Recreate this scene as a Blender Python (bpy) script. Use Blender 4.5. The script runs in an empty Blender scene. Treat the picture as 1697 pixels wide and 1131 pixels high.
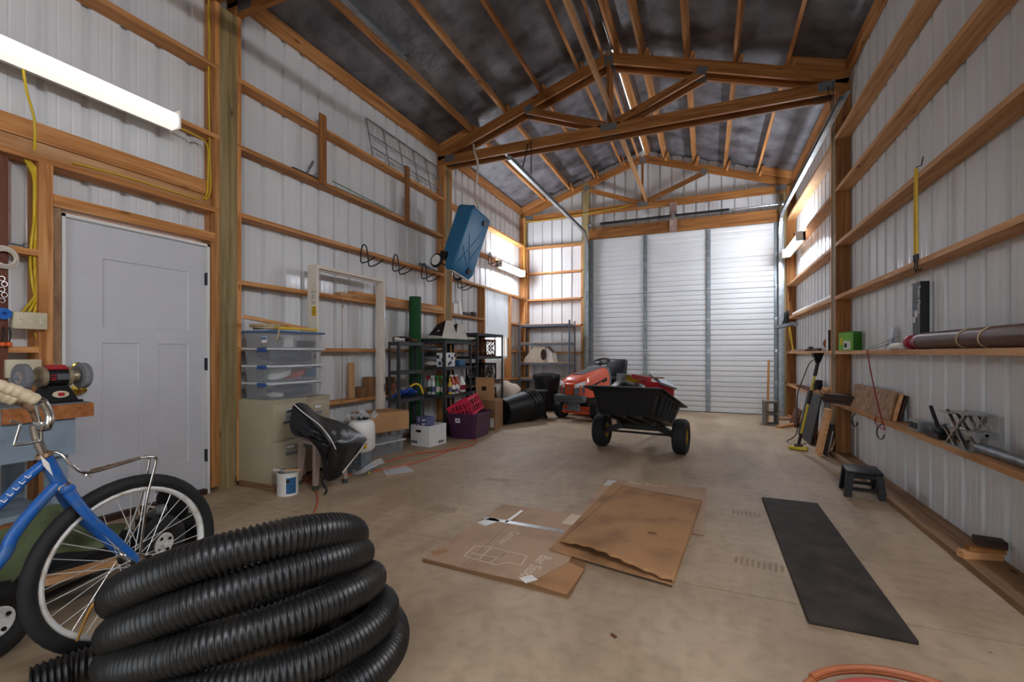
import bpy, bmesh, math, random
from mathutils import Vector as V, Matrix as M
random.seed(7)
sc = bpy.context.scene
COL = sc.collection
PI = math.pi
# ---------------------------------------------------------------- camera
F, CX, HZ, H = 762.0, 848.5, 585.0, 1.175
TH = math.atan((1172 - CX) / F)
S_, C_ = math.sin(TH), math.cos(TH)
cam = bpy.data.cameras.new('camera'); camo = bpy.data.objects.new('camera', cam); COL.objects.link(camo)
cam.sensor_width = 36.0; cam.lens = F / 1697 * 36; cam.shift_y = (HZ - 565.5) / 1697
cam.clip_start = 0.05; cam.clip_end = 200
camo.location = (0, 0, H); camo.rotation_euler = (PI / 2, 0, TH)
sc.camera = camo
# ---------------------------------------------------------------- light
sc.view_settings.view_transform = 'Standard'; sc.view_settings.look = 'None'
sc.view_settings.gamma = 1.0; sc.view_settings.use_curve_mapping = False
sc.view_settings.exposure = 0.7
w = bpy.data.worlds.new('overcast_sky'); sc.world = w; w.use_nodes = True
bg = w.node_tree.nodes['Background']; bg.inputs[0].default_value = (0.86, 0.93, 1.0, 1); bg.inputs[1].default_value = 2.0
LAMP, LAMP_NEAR, LAMP_BACK = 58.0, 0.55, 46.0          # emission strength of the fluorescent diffusers; the last drives an added unseen lamp

# ---------------------------------------------------------------- pixel -> place (known plane)
def ray(u, v):
    X = (u - CX) / F
    return V((-S_ + X * C_, C_ + X * S_, (HZ - v) / F))
def FL(u, v, z=0.0):
    r = ray(u, v); t = (z - H) / r.z; return V((r.x * t, r.y * t, z))
def OX(u, v, x):
    r = ray(u, v); t = x / r.x; return V((x, r.y * t, H + r.z * t))
def OY(u, v, y):
    r = ray(u, v); t = y / r.y; return V((r.x * t, y, H + r.z * t))

# ---------------------------------------------------------------- mesh builder
class MB:
    def __init__(s): s.v = []; s.f = []; s.mi = []; s.m = 0
    def add(s, vs, fs):
        b = len(s.v); s.v += [tuple(p) for p in vs]
        s.f += [tuple(i + b for i in f) for f in fs]; s.mi += [s.m] * len(fs); return s
    def box(s, c, d, R=None):
        c = V(c); h = V(d) / 2
        vs = [V((x * h.x, y * h.y, z * h.z)) for x in (-1, 1) for y in (-1, 1) for z in (-1, 1)]
        if R is not None: vs = [R @ p for p in vs]
        return s.add([c + p for p in vs], [(0, 1, 3, 2), (4, 6, 7, 5), (0, 4, 5, 1), (2, 3, 7, 6), (0, 2, 6, 4), (1, 5, 7, 3)])
    def b2(s, a, b):
        a = V(a); b = V(b); return s.box((a + b) / 2, [abs(b[i] - a[i]) for i in range(3)])
    def rbox(s, c, d, r=0.01, R=None, seg=2):
        bm = bmesh.new(); bmesh.ops.create_cube(bm, size=1)
        for q in bm.verts: q.co = V((q.co.x * d[0], q.co.y * d[1], q.co.z * d[2]))
        bmesh.ops.bevel(bm, geom=bm.edges[:], offset=r, segments=seg, profile=0.5, affect='EDGES')
        bm.verts.index_update(); c = V(c)
        vs = [c + ((R @ q.co) if R is not None else q.co) for q in bm.verts]
        fs = [[q.index for q in f.verts] for f in bm.faces]; bm.free(); return s.add(vs, fs)
    def hexa(s, p):   # 8 corners: bottom 4 ccw, top 4 ccw
        return s.add(p, [(0, 3, 2, 1), (4, 5, 6, 7), (0, 1, 5, 4), (1, 2, 6, 5), (2, 3, 7, 6), (3, 0, 4, 7)])
    def bar(s, p0, p1, w_, t_, up=(0, 0, 1)):
        p0 = V(p0); p1 = V(p1); d = (p1 - p0); L = d.length; x = d.normalized(); u = V(up)
        y = u.cross(x)
        if y.length < 1e-4: y = V((0, 1, 0)).cross(x)
        y.normalize(); z = x.cross(y)
        return s.box((p0 + p1) / 2, (L, t_, w_), M((x, y, z)).transposed())
    def tube(s, pts, r, n=8, closed=False, caps=True):
        pts = [V(p) for p in pts]; N = len(pts); rs = r if isinstance(r, (list, tuple)) else [r] * N
        tan = []
        for i in range(N):
            a = pts[(i - 1) % N] if (closed or i > 0) else pts[i]; b = pts[(i + 1) % N] if (closed or i < N - 1) else pts[i]
            t = b - a; tan.append(t.normalized() if t.length > 1e-9 else V((0, 0, 1)))
        up = V((0, 0, 1)) if abs(tan[0].z) < 0.9 else V((1, 0, 0))
        nrm = (up - tan[0] * up.dot(tan[0])).normalized(); vs = []
        for i in range(N):
            nrm = nrm - tan[i] * nrm.dot(tan[i])
            nrm = nrm.normalized() if nrm.length > 1e-6 else tan[i].orthogonal().normalized()
            b = tan[i].cross(nrm)
            for k in range(n):
                a = 2 * PI * k / n; vs.append(pts[i] + (nrm * math.cos(a) + b * math.sin(a)) * rs[i])
        fs = []
        for i in range(N if closed else N - 1):
            j = (i + 1) % N
            for k in range(n):
                l = (k + 1) % n; fs.append((i * n + k, i * n + l, j * n + l, j * n + k))
        if caps and not closed:
            fs.append(tuple(range(n))[::-1]); fs.append(tuple((N - 1) * n + k for k in range(n)))
        return s.add(vs, fs)
    def cyl(s, p0, p1, r, n=16, r2=None): return s.tube([p0, p1], [r, r if r2 is None else r2], n)
    def lathe(s, prof, n=20, mat=None):   # prof [(r,z)]
        mat = mat or M(); vs = []; fs = []
        for r, z in prof:
            for k in range(n):
                a = 2 * PI * k / n; vs.append(mat @ V((r * math.cos(a), r * math.sin(a), z)))
        for i in range(len(prof) - 1):
            for k in range(n):
                l = (k + 1) % n; fs.append((i * n + k, i * n + l, (i + 1) * n + l, (i + 1) * n + k))
        if prof[0][0] > 1e-6: fs.append(tuple(range(n))[::-1])
        if prof[-1][0] > 1e-6: fs.append(tuple((len(prof) - 1) * n + k for k in range(n)))
        return s.add(vs, fs)
    def torus(s, c, R, r, ax=(0, 0, 1), n=32, m=10, sq=1.0):
        q = V((0, 0, 1)).rotation_difference(V(ax)).to_matrix(); c = V(c); vs = []; fs = []
        for i in range(n):
            a = 2 * PI * i / n
            for k in range(m):
                b = 2 * PI * k / m; rr = R + r * math.cos(b)
                vs.append(c + q @ V((rr * math.cos(a), rr * math.sin(a), r * sq * math.sin(b))))
        for i in range(n):
            for k in range(m):
                j = (i + 1) % n; l = (k + 1) % m; fs.append((i * m + k, j * m + k, j * m + l, i * m + l))
        return s.add(vs, fs)
    def prism(s, poly, h, mat=None):   # 2d outline in xy, extruded +z by h
        mat = mat or M(); n = len(poly)
        vs = [mat @ V((x, y, 0)) for x, y in poly] + [mat @ V((x, y, h)) for x, y in poly]
        fs = [tuple(range(n))[::-1], tuple(range(n, 2 * n))] + [(i, (i + 1) % n, n + (i + 1) % n, n + i) for i in range(n)]
        return s.add(vs, fs)
    def blob(s, c, d, n=14, m=8, f=None, R=None):   # ellipsoid with optional displacement
        c = V(c); vs = []; fs = []
        for i in range(m + 1):
            t = PI * i / m
            for k in range(n):
                a = 2 * PI * k / n; p = V((math.sin(t) * math.cos(a), math.sin(t) * math.sin(a), math.cos(t)))
                q = p * (f(p) if f else 1.0); q = V((q.x * d[0] / 2, q.y * d[1] / 2, q.z * d[2] / 2))
                vs.append(c + (R @ q if R is not None else q))
        for i in range(m):
            for k in range(n):
                l = (k + 1) % n; fs.append((i * n + k, (i + 1) * n + k, (i + 1) * n + l, i * n + l))
        return s.add(vs, fs)
    def grid(s, fn, nu, nv, th=0.0):
        b = [fn(i / nu, j / nv) for j in range(nv + 1) for i in range(nu + 1)]
        fs = [(j * (nu + 1) + i, j * (nu + 1) + i + 1, (j + 1) * (nu + 1) + i + 1, (j + 1) * (nu + 1) + i) for j in range(nv) for i in range(nu)]
        return s.add(b, fs)
    def build(s, name, mat, parent=None, smooth=None, solid=0.0, sub=0):
        me = bpy.data.meshes.new(name); me.from_pydata(s.v, [], s.f)
        ms = mat if isinstance(mat, (list, tuple)) else [mat]
        for m_ in ms: me.materials.append(MT[m_] if isinstance(m_, str) else m_)
        if len(ms) > 1: me.polygons.foreach_set('material_index', s.mi)
        bm = bmesh.new(); bm.from_mesh(me)
        bmesh.ops.remove_doubles(bm, verts=bm.verts, dist=1e-6)
        bmesh.ops.recalc_face_normals(bm, faces=bm.faces); bm.to_mesh(me); bm.free()
        if smooth:
            me.polygons.foreach_set('use_smooth', [True] * len(me.polygons)); me.set_sharp_from_angle(angle=math.radians(smooth))
        me.update()
        o = bpy.data.objects.new(name, me); COL.objects.link(o)
        if parent is not None: o.parent = parent
        if solid: md = o.modifiers.new('solid', 'SOLIDIFY'); md.thickness = solid; md.offset = 0
        if sub: md = o.modifiers.new('sub', 'SUBSURF'); md.levels = sub; md.render_levels = sub
        return o
def sm(pts, k=8, closed=False):   # Catmull-Rom
    P = [V(p) for p in pts]; n = len(P); out = []
    for i in range(n if closed else n - 1):
        g = (lambda j: P[j % n]) if closed else (lambda j: P[max(0, min(n - 1, j))])
        a, b, c, d = g(i - 1), g(i), g(i + 1), g(i + 2)
        for q in range(k):
            t = q / k; t2 = t * t; t3 = t2 * t
            out.append(0.5 * (2 * b + (c - a) * t + (2 * a - 5 * b + 4 * c - d) * t2 + (3 * b - a - 3 * c + d) * t3))
    if not closed: out.append(P[-1])
    return out
def tag(o, label=None, cat=None, group=None, kind=None):
    if label: o['label'] = label
    if cat: o['category'] = cat
    if group: o['group'] = group
    if kind: o['kind'] = kind
    return o
def thing(name, label, cat, loc=(0, 0, 0), rz=0.0, group=None, kind=None):
    o = bpy.data.objects.new(name, None); COL.objects.link(o); o.empty_display_size = 0.1
    o.location = loc; o.rotation_euler = (0, 0, rz); return tag(o, label, cat, group, kind)
def copy_tree(o, parent=None):
    c = o.copy(); COL.objects.link(c); c.parent = parent
    for ch in [x for x in bpy.data.objects if x.parent == o]: copy_tree(ch, c)
    return c
def flat(o, bm_pts=None): return o
def Rz(a): return M.Rotation(a, 3, 'Z')
def frame(loc, x, y):   # 4x4 with given local axes
    x = V(x).normalized(); y = V(y); y = (y - x * y.dot(x)).normalized(); z = x.cross(y)
    m = M((x, y, z)).transposed().to_4x4(); m.translation = V(loc); return m
FONTC = {}
def text(body, size, mat, parent, mtx, name='lettering', extr=0.0004, align='LEFT', sx=1.0):
    cu = bpy.data.curves.new('t', 'FONT'); cu.body = body; cu.size = size; cu.extrude = extr; cu.align_x = align; cu.resolution_u = 2
    ob = bpy.data.objects.new('t', cu); COL.objects.link(ob)
    bpy.context.view_layer.update()
    me = bpy.data.meshes.new_from_object(ob.evaluated_get(bpy.context.evaluated_depsgraph_get()))
    bpy.data.objects.remove(ob); bpy.data.curves.remove(cu)
    me.transform(M.Diagonal((sx, 1, 1, 1))); me.transform(mtx)
    me.materials.clear(); me.materials.append(MT[mat]); me.name = name
    o = bpy.data.objects.new(name, me); COL.objects.link(o); o.parent = parent; return o

# ---------------------------------------------------------------- materials
MT = {}
def lin(h):
    if isinstance(h, str):
        h = h.lstrip('#'); c = [int(h[i:i + 2], 16) / 255 for i in (0, 2, 4)]
    else: c = list(h)
    return [x / 12.92 if x <= 0.04045 else ((x + 0.055) / 1.055) ** 2.4 for x in c]
def nodes(name):
    m = bpy.data.materials.new(name); m.use_nodes = True; nt = m.node_tree
    return m, nt, nt.nodes['Principled BSDF'], (lambda t: nt.nodes.new('ShaderNode' + t)), nt.links.new
def ramp(n, stops):
    e = n.color_ramp.elements
    while len(e) < len(stops): e.new(0.5)
    for el, (p, c) in zip(e, stops): el.position = p; el.color = (*c, 1)
def pm(name, col, rough=0.5, metal=0.0, var=0.08, scale=6.0, bump=0.0, bscale=None, stretch=(1, 1, 1), alpha=None, trans=0.0, emit=0.0, ecol=None, spec=None, coat=0.0, dirt=None, world=False):
    m, nt, B, N, L = nodes(name)
    tc = N('TexCoord'); mp = N('Mapping'); mp.inputs['Scale'].default_value = stretch
    if world:
        g = N('NewGeometry'); L(g.outputs['Position'], mp.inputs[0])
    else: L(tc.outputs['Object'], mp.inputs[0])
    nz = N('TexNoise'); nz.inputs['Scale'].default_value = scale; nz.inputs['Detail'].default_value = 5; L(mp.outputs[0], nz.inputs[0])
    c = lin(col); rp = N('ValToRGB')
    d = dirt and lin(dirt)
    ramp(rp, [(0.3, d if d else [x * (1 - var * 1.6) for x in c]), (0.5, c), (0.72, [min(1, x * (1 + var)) for x in c])])
    L(nz.outputs['Fac'], rp.inputs[0]); L(rp.outputs[0], B.inputs['Base Color'])
    mr = N('MapRange'); mr.inputs[3].default_value = max(0, rough - 0.08); mr.inputs[4].default_value = min(1, rough + 0.08)
    L(nz.outputs['Fac'], mr.inputs[0]); L(mr.outputs[0], B.inputs['Roughness'])
    B.inputs['Metallic'].default_value = metal
    if spec is not None: B.inputs['Specular IOR Level'].default_value = spec
    if coat: B.inputs['Coat Weight'].default_value = coat; B.inputs['Coat Roughness'].default_value = 0.1
    if trans: B.inputs['Transmission Weight'].default_value = trans
    if alpha is not None: B.inputs['Alpha'].default_value = alpha
    if emit: B.inputs['Emission Color'].default_value = (*(lin(ecol) if ecol else c), 1); B.inputs['Emission Strength'].default_value = emit
    if bump:
        n2 = N('TexNoise'); n2.inputs['Scale'].default_value = bscale or scale * 6; n2.inputs['Detail'].default_value = 3; L(mp.outputs[0], n2.inputs[0])
        bp = N('Bump'); bp.inputs['Strength'].default_value = bump; bp.inputs['Distance'].default_value = 0.01; L(n2.outputs['Fac'], bp.inputs['Height']); L(bp.outputs[0], B.inputs['Normal'])
    MT[name] = m; return m
def wood(name, light, mid, dark, rough=0.6, stretch=(0.5, 9, 9), knots=True, rnd=0.25):
    m, nt, B, N, L = nodes(name)
    tc = N('TexCoord'); oi = N('ObjectInfo'); ad = N('VectorMath'); ad.operation = 'ADD'
    ml = N('VectorMath'); ml.operation = 'SCALE'; ml.inputs[0].default_value = (7.3, 3.1, 5.7); L(oi.outputs['Random'], ml.inputs['Scale'])
    L(tc.outputs['Object'], ad.inputs[0]); L(ml.outputs[0], ad.inputs[1])
    mp = N('Mapping'); mp.inputs['Scale'].default_value = stretch; L(ad.outputs[0], mp.inputs[0])
    nz = N('TexNoise'); nz.inputs['Scale'].default_value = 3.2; nz.inputs['Detail'].default_value = 6; nz.inputs['Distortion'].default_value = 0.6; L(mp.outputs[0], nz.inputs[0])
    rp = N('ValToRGB'); ramp(rp, [(0.28, lin(dark)), (0.5, lin(mid)), (0.7, lin(light))]); L(nz.outputs['Fac'], rp.inputs[0])
    hs = N('HueSaturation'); mr = N('MapRange'); mr.inputs[3].default_value = 1 - rnd; mr.inputs[4].default_value = 1 + rnd * 0.6
    L(oi.outputs['Random'], mr.inputs[0]); L(mr.outputs[0], hs.inputs['Value']); L(rp.outputs[0], hs.inputs['Color']); last = hs.outputs[0]
    if knots:
        mp2 = N('Mapping'); mp2.inputs['Scale'].default_value = (2.2, 7, 7); L(ad.outputs[0], mp2.inputs[0])
        vo = N('TexVoronoi'); vo.inputs['Scale'].default_value = 1.0; L(mp2.outputs[0], vo.inputs[0])
        r2 = N('ValToRGB'); ramp(r2, [(0.05, (0.28, 0.2, 0.14)), (0.12, (1, 1, 1))]); L(vo.outputs['Distance'], r2.inputs[0])
        mx = N('MixRGB'); mx.blend_type = 'MULTIPLY'; mx.inputs[0].default_value = 0.9; L(last, mx.inputs[1]); L(r2.outputs[0], mx.inputs[2]); last = mx.outputs[0]
    L(last, B.inputs['Base Color']); B.inputs['Roughness'].default_value = rough; B.inputs['Specular IOR Level'].default_value = 0.3
    bp = N('Bump'); bp.inputs['Strength'].default_value = 0.15; bp.inputs['Distance'].default_value = 0.004; L(nz.outputs['Fac'], bp.inputs['Height']); L(bp.outputs[0], B.inputs['Normal'])
    MT[name] = m
wood('fir', '#d09a64', '#be834b', '#995f30')
wood('fir_pale', '#dcaf82', '#cd9866', '#ad7843')
wood('fir_dark', '#a8743f', '#946031', '#70441f')
wood('treated', '#a08d66', '#8d7a54', '#70603f', rnd=0.1)
wood('ply', '#b59272', '#9c7859', '#7b5a42', stretch=(2, 5, 5), knots=False)
wood('ply_red', '#b0988c', '#9f8479', '#836a61', stretch=(1, 3, 3), knots=False, rnd=0.05)
wood('walnut', '#4a2f22', '#3a241a', '#281811', knots=False)
wood('redwood', '#7a4a36', '#6b3e2c', '#4c2a1e', knots=False)
wood('bench_wood', '#ad6f40', '#9c6034', '#7c4823', knots=False, rnd=0.05)
wood('old_plank', '#a5805c', '#92704f', '#705339', rnd=0.1)
pm('sheet_metal', '#d8d9d9', 0.42, 0.0, 0.05, 1.2, spec=0.5, coat=0.15)
pm('roof_felt', '#626166', 0.5, 0.0, 0.6, 3.5, bump=1.0, bscale=11, dirt='#383638', stretch=(1, 1, 1), spec=0.6, world=True)
pm('galv', '#aab0b3', 0.35, 0.85, 0.15, 14)
pm('galv_dull', '#8f969b', 0.45, 0.7, 0.2, 20)
pm('plate', '#7d7d7f', 0.5, 0.6, 0.2, 40)
pm('door_paint', '#c6c7ca', 0.45, var=0.02)
pm('white_paint', '#dcd9d4', 0.45, var=0.03)
pm('cream_paint', '#d8cfc0', 0.5, var=0.05)
pm('white_plastic', '#e6e4de', 0.4, var=0.03)
pm('black', '#101011', 0.45, var=0.25, scale=9)
pm('black_steel', '#1b1c1e', 0.4, 0.3, var=0.2)
pm('rubber', '#161616', 0.75, var=0.25, scale=12, bump=0.15, bscale=60)
pm('black_plastic', '#0e0e0f', 0.48, var=0.2, scale=10, spec=0.3)
pm('yellow_cable', '#d3b51f', 0.5, var=0.08)
pm('orange_cord', '#c4521f', 0.55, var=0.1)
pm('blue_paint', '#1f5aa3', 0.35, var=0.12, scale=25, dirt='#44648c')
pm('chrome', '#c9c6c0', 0.2, 1.0, 0.12, 30)
pm('rust_chrome', '#a58a72', 0.4, 0.8, 0.25, 45, dirt='#6b4a34')
pm('cream_grip', '#d3c2a0', 0.55, var=0.08, scale=14)
pm('rim_white', '#dedbd4', 0.45, var=0.06, scale=16, dirt='#b9a58e')
pm('spoke_steel', '#d2d2ce', 0.35, 0.35, 0.05)
pm('bench_blue', '#7f8d98', 0.6, var=0.12, scale=9, dirt='#66717a')
pm('bench_top', '#6c6f70', 0.6, var=0.15, scale=7)
pm('grinder_body', '#a8997f', 0.4, 0.5, 0.08)
pm('stone', '#77787a', 0.85, var=0.1, scale=60, bump=0.3, bscale=150)
pm('brass', '#b79a4c', 0.25, 1.0, 0.1)
pm('ivory', '#c9bfa0', 0.45, var=0.03)
pm('beige_metal', '#a79c82', 0.45, var=0.05, scale=3)
pm('clear_tote', '#b5b9bd', 0.25, alpha=0.20, var=0.03)
pm('clear_lid', '#d8dbde', 0.3, alpha=0.8, var=0.03)
pm('clear_film', '#cfd2d4', 0.2, alpha=0.35, var=0.03)
pm('blue_lid', '#3f5f86', 0.35, var=0.06)
pm('navy', '#26304f', 0.7, var=0.2)
pm('blue_latch', '#2a4a86', 0.4)
pm('tan_rope', '#b8a27e', 0.85, var=0.15, scale=60)
pm('yellow', '#d8b21e', 0.4)
pm('mower_orange', '#d2502a', 0.32, var=0.06, coat=0.4)
pm('mower_gray', '#53565a', 0.5, var=0.1)
pm('headlight', '#e6e8ec', 0.1, var=0.02, spec=0.8)
pm('vinyl', '#141519', 0.36, var=0.3, scale=5, bump=0.8, bscale=11)
pm('stool_pink', '#a58e86', 0.5, var=0.05)
pm('stool_green', '#3d463f', 0.55, var=0.05)
pm('label_blue', '#2b5f8a', 0.4, var=0.1, scale=30)
pm('card', '#b08559', 0.75, var=0.08, scale=3)
pm('card_floor', '#b5967a', 0.75, var=0.07, scale=3, dirt='#a2826a')
pm('card_stain', '#7d5a3b', 0.85)
pm('card_old', '#ab7f55', 0.8, var=0.1, scale=3.5, dirt='#86603d')
pm('card_dark', '#85603d', 0.8, var=0.08)
pm('card_print', '#d9c6ae', 0.8, var=0.05)
pm('tape_gray', '#8d8f8c', 0.3, var=0.15, scale=30)
pm('tape_white', '#d8d6d0', 0.35, var=0.08, scale=30)
pm('white_card', '#d9d8d6', 0.65, var=0.03)
pm('purple_tote', '#44213f', 0.4, var=0.1)
pm('purple_box', '#5b5a86', 0.6, var=0.1)
pm('red_crate', '#d01f45', 0.4, var=0.06)
pm('green_roll', '#0f4a20', 0.8, var=0.2, scale=30)
pm('green_dark', '#1d3d27', 0.6, var=0.1)
pm('shelf_black', '#2e3034', 0.55, var=0.15, scale=12)
pm('shelf_gray', '#5b6470', 0.5, var=0.12, scale=10)
pm('tank_blue', '#236b94', 0.42, var=0.06, scale=4)
pm('canvas', '#c7b7a3', 0.85, var=0.1, scale=9, bump=0.3, bscale=18)
pm('offwhite_cloth', '#cfc8bd', 0.85, var=0.08, scale=8)
pm('green_canvas', '#57603f', 0.9, var=0.2, scale=10, bump=0.4, bscale=25)
pm('concrete_block', '#77736c', 0.9, var=0.15, scale=25, bump=0.4, bscale=80)
pm('dark_board', '#26272a', 0.6, var=0.1)
pm('tool_yellow', '#cdbb2e', 0.4, var=0.06)
pm('lime', '#79b83e', 0.45, var=0.12, scale=8)
pm('green_box', '#3f7f2c', 0.45, var=0.15, scale=10)
pm('brown_hose', '#5a3a31', 0.35, var=0.1, scale=10, coat=0.2)
pm('wine', '#8b1a2a', 0.4, var=0.05)
pm('red_hose', '#b0443c', 0.5, var=0.08)
pm('copper_hose', '#a8623c', 0.5, var=0.1)
pm('blue_tarp', '#1d4fa8', 0.45, var=0.2, scale=12)
pm('amber', '#a8402a', 0.25, var=0.1)
pm('green_bottle', '#1f7a38', 0.35, var=0.2, scale=20)
pm('silver_bag', '#a9adb2', 0.3, 0.6, 0.3, 20)
pm('straw', '#c08a3a', 0.9, var=0.1)
pm('red', '#b3202a', 0.4)
pm('orange_ball', '#e0622a', 0.5)
pm('blue_reel', '#2f6fc4', 0.35)
pm('poly_drain', '#151515', 0.4, var=0.35, scale=5, dirt='#2a2522', bump=0.1, bscale=40)
pm('tube_glow', '#ffffff', 0.4, var=0.0, emit=LAMP, ecol='#ecf3ff')
pm('tube_glow_back', '#ffffff', 0.4, var=0.0, emit=LAMP_BACK, ecol='#f3f6ff')
pm('tube_glow_near', '#ffffff', 0.4, var=0.0, emit=LAMP_NEAR, ecol='#fff6ea')
pm('fixture', '#d6d7d6', 0.45, var=0.03)
pm('blind', '#e4e6e8', 0.5, var=0.02)
pm('glass', '#ffffff', 0.02, trans=1.0, var=0.0)
pm('dark_ground', '#2a2622', 0.9)
pm('gravel', '#8b8378', 0.9, var=0.2, scale=30)
pm('skid', '#978168', 0.7, var=0.2, scale=40)
pm('shadow_gap', '#0c0c0c', 0.9)

def concrete():
    m, nt, B, N, L = nodes('concrete'); g = N('NewGeometry')
    n1 = N('TexNoise'); n1.inputs['Scale'].default_value = 0.9; n1.inputs['Detail'].default_value = 8; n1.inputs['Roughness'].default_value = 0.62; L(g.outputs['Position'], n1.inputs[0])
    r1 = N('ValToRGB'); ramp(r1, [(0.3, lin('#9f8a70')), (0.5, lin('#b6a084')), (0.7, lin('#c8b59b'))]); L(n1.outputs['Fac'], r1.inputs[0])
    n2 = N('TexNoise'); n2.inputs['Scale'].default_value = 14; n2.inputs['Detail'].default_value = 6; L(g.outputs['Position'], n2.inputs[0])
    r2 = N('ValToRGB'); ramp(r2, [(0.32, (0.8, 0.78, 0.75)), (0.55, (1, 1, 1))]); L(n2.outputs['Fac'], r2.inputs[0])
    mx = N('MixRGB'); mx.blend_type = 'MULTIPLY'; mx.inputs[0].default_value = 0.7; L(r1.outputs[0], mx.inputs[1]); L(r2.outputs[0], mx.inputs[2])
    # worn drive lane stains, stretched along the building
    mp = N('Mapping'); mp.inputs['Scale'].default_value = (1.6, 0.45, 1); L(g.outputs['Position'], mp.inputs[0])
    n3 = N('TexNoise'); n3.inputs['Scale'].default_value = 1.5; n3.inputs['Detail'].default_value = 7; n3.inputs['Distortion'].default_value = 0.8; L(mp.outputs[0], n3.inputs[0])
    r3 = N('ValToRGB'); ramp(r3, [(0.42, (0.78, 0.76, 0.74)), (0.58, (1, 1, 1))]); L(n3.outputs['Fac'], r3.inputs[0])
    m2 = N('MixRGB'); m2.blend_type = 'MULTIPLY'; m2.inputs[0].default_value = 0.75; L(mx.outputs[0], m2.inputs[1]); L(r3.outputs[0], m2.inputs[2])
    vo = N('TexVoronoi'); vo.inputs['Scale'].default_value = 2.6; L(g.outputs['Position'], vo.inputs[0])
    r4 = N('ValToRGB'); ramp(r4, [(0.018, (0.35, 0.3, 0.26)), (0.03, (1, 1, 1))]); L(vo.outputs['Distance'], r4.inputs[0])
    m3 = N('MixRGB'); m3.blend_type = 'MULTIPLY'; m3.inputs[0].default_value = 0.8; L(m2.outputs[0], m3.inputs[1]); L(r4.outputs[0], m3.inputs[2])
    L(m3.outputs[0], B.inputs['Base Color'])
    mr = N('MapRange'); mr.inputs[3].default_value = 0.42; mr.inputs[4].default_value = 0.68; L(n1.outputs['Fac'], mr.inputs[0]); L(mr.outputs[0], B.inputs['Roughness'])
    bp = N('Bump'); bp.inputs['Strength'].default_value = 0.12; bp.inputs['Distance'].default_value = 0.01; L(n2.outputs['Fac'], bp.inputs['Height']); L(bp.outputs[0], B.inputs['Normal'])
    MT['concrete'] = m
concrete()
def matmat():   # ribbed rubber mat
    m, nt, B, N, L = nodes('rubber_mat'); tc = N('TexCoord')
    ck = N('TexChecker'); ck.inputs['Scale'].default_value = 75; L(tc.outputs['Object'], ck.inputs[0])
    nz = N('TexNoise'); nz.inputs['Scale'].default_value = 6; nz.inputs['Detail'].default_value = 6; L(tc.outputs['Object'], nz.inputs[0])
    rp = N('ValToRGB'); ramp(rp, [(0.3, lin('#221e1b')), (0.7, lin('#453c36'))]); L(nz.outputs['Fac'], rp.inputs[0]); L(rp.outputs[0], B.inputs['Base Color'])
    B.inputs['Roughness'].default_value = 0.8
    bp = N('Bump'); bp.inputs['Strength'].default_value = 0.8; bp.inputs['Distance'].default_value = 0.004; L(ck.outputs['Fac'], bp.inputs['Height']); L(bp.outputs[0], B.inputs['Normal'])
    MT['rubber_mat'] = m
matmat()
# ================================================================ structure
XL, XLP, XR, XRP, YF, YFP, YB, XM = -3.82, -3.965, 1.35, 1.495, 9.80, 9.945, -3.2, -1.235
TC = lambda x: 5.27 - 0.333 * abs(x - XM)          # top of truss top chord
ROOF = lambda x: TC(x) + 0.155
def lum(name, p0, p1, w_, t_, mat='fir', parent=None, up=(0, 0, 1)):
    p0 = V(p0); p1 = V(p1); d = p1 - p0; x = d.normalized(); y = V(up).cross(x)
    if y.length < 1e-4: y = V((0, 1, 0)).cross(x)
    y.normalize(); z = x.cross(y)
    o = MB().box((0, 0, 0), (d.length, t_, w_)).build(name, mat, parent)
    mt = M((x, y, z)).transposed().to_4x4(); mt.translation = (p0 + p1) / 2; o.matrix_local = mt
    return o
def vert(name, x0, x1, y0, y1, z0, z1, mat='fir', parent=None):
    o = MB().box((0, 0, 0), (z1 - z0, y1 - y0, x1 - x0)).build(name, mat, parent)
    mt = M(((0, 0, 1), (0, 1, 0), (-1, 0, 0))).to_4x4()
    mt = frame(((x0 + x1) / 2, (y0 + y1) / 2, (z0 + z1) / 2), (0, 0, 1), (0, 1, 0)); o.matrix_local = mt; return o
# --- floor: slabs with sawn joints
fl = MB().box(((XLP + XRP) / 2, (YB + YFP) / 2, -0.07), (XRP - XLP + 0.3, YFP - YB + 0.3, 0.1)).build('floor', 'dark_ground'); tag(fl, 'tan stained concrete shop floor with sawn control joints', None, None, 'structure')
ys = [YB - 0.1, 2.50, 6.10, YFP + 0.1]
for a, b in zip(ys, ys[1:]):
    MB().b2((XLP - 0.1, a + 0.004, -0.03), (XRP + 0.1, b - 0.004, 0)).build('concrete_slab', 'concrete', fl)
def treadmark(name, u, v, du, dv, n, ang):
    c = FL(u, v); m = MB(); R = Rz(ang)
    for i in range(n):
        p = c + R @ V(((i - n / 2) * 0.028, 0, 0)); q = R @ V((0.004, dv * random.uniform(0.6, 1), 0))
        a = R @ V((0.008, 0, 0)); b = R @ V((0, dv * random.uniform(.7, 1), 0)); z = V((0, 0, 0.0006))
        m.add([p - a - b + z, p + a - b + z, p + a + b + z, p - a + b + z], [(0, 1, 2, 3)])
    m.build(name, 'skid', fl)
treadmark('tire_mark', 736, 845, 0, 0.07, 8, 0.1); treadmark('tire_mark', 825, 796, 0, 0.06, 8, 0.1)
treadmark('tire_mark', 1262, 937, 0, 0.06, 9, -0.1); treadmark('tire_mark', 1240, 852, 0, 0.05, 7, 0)

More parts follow.
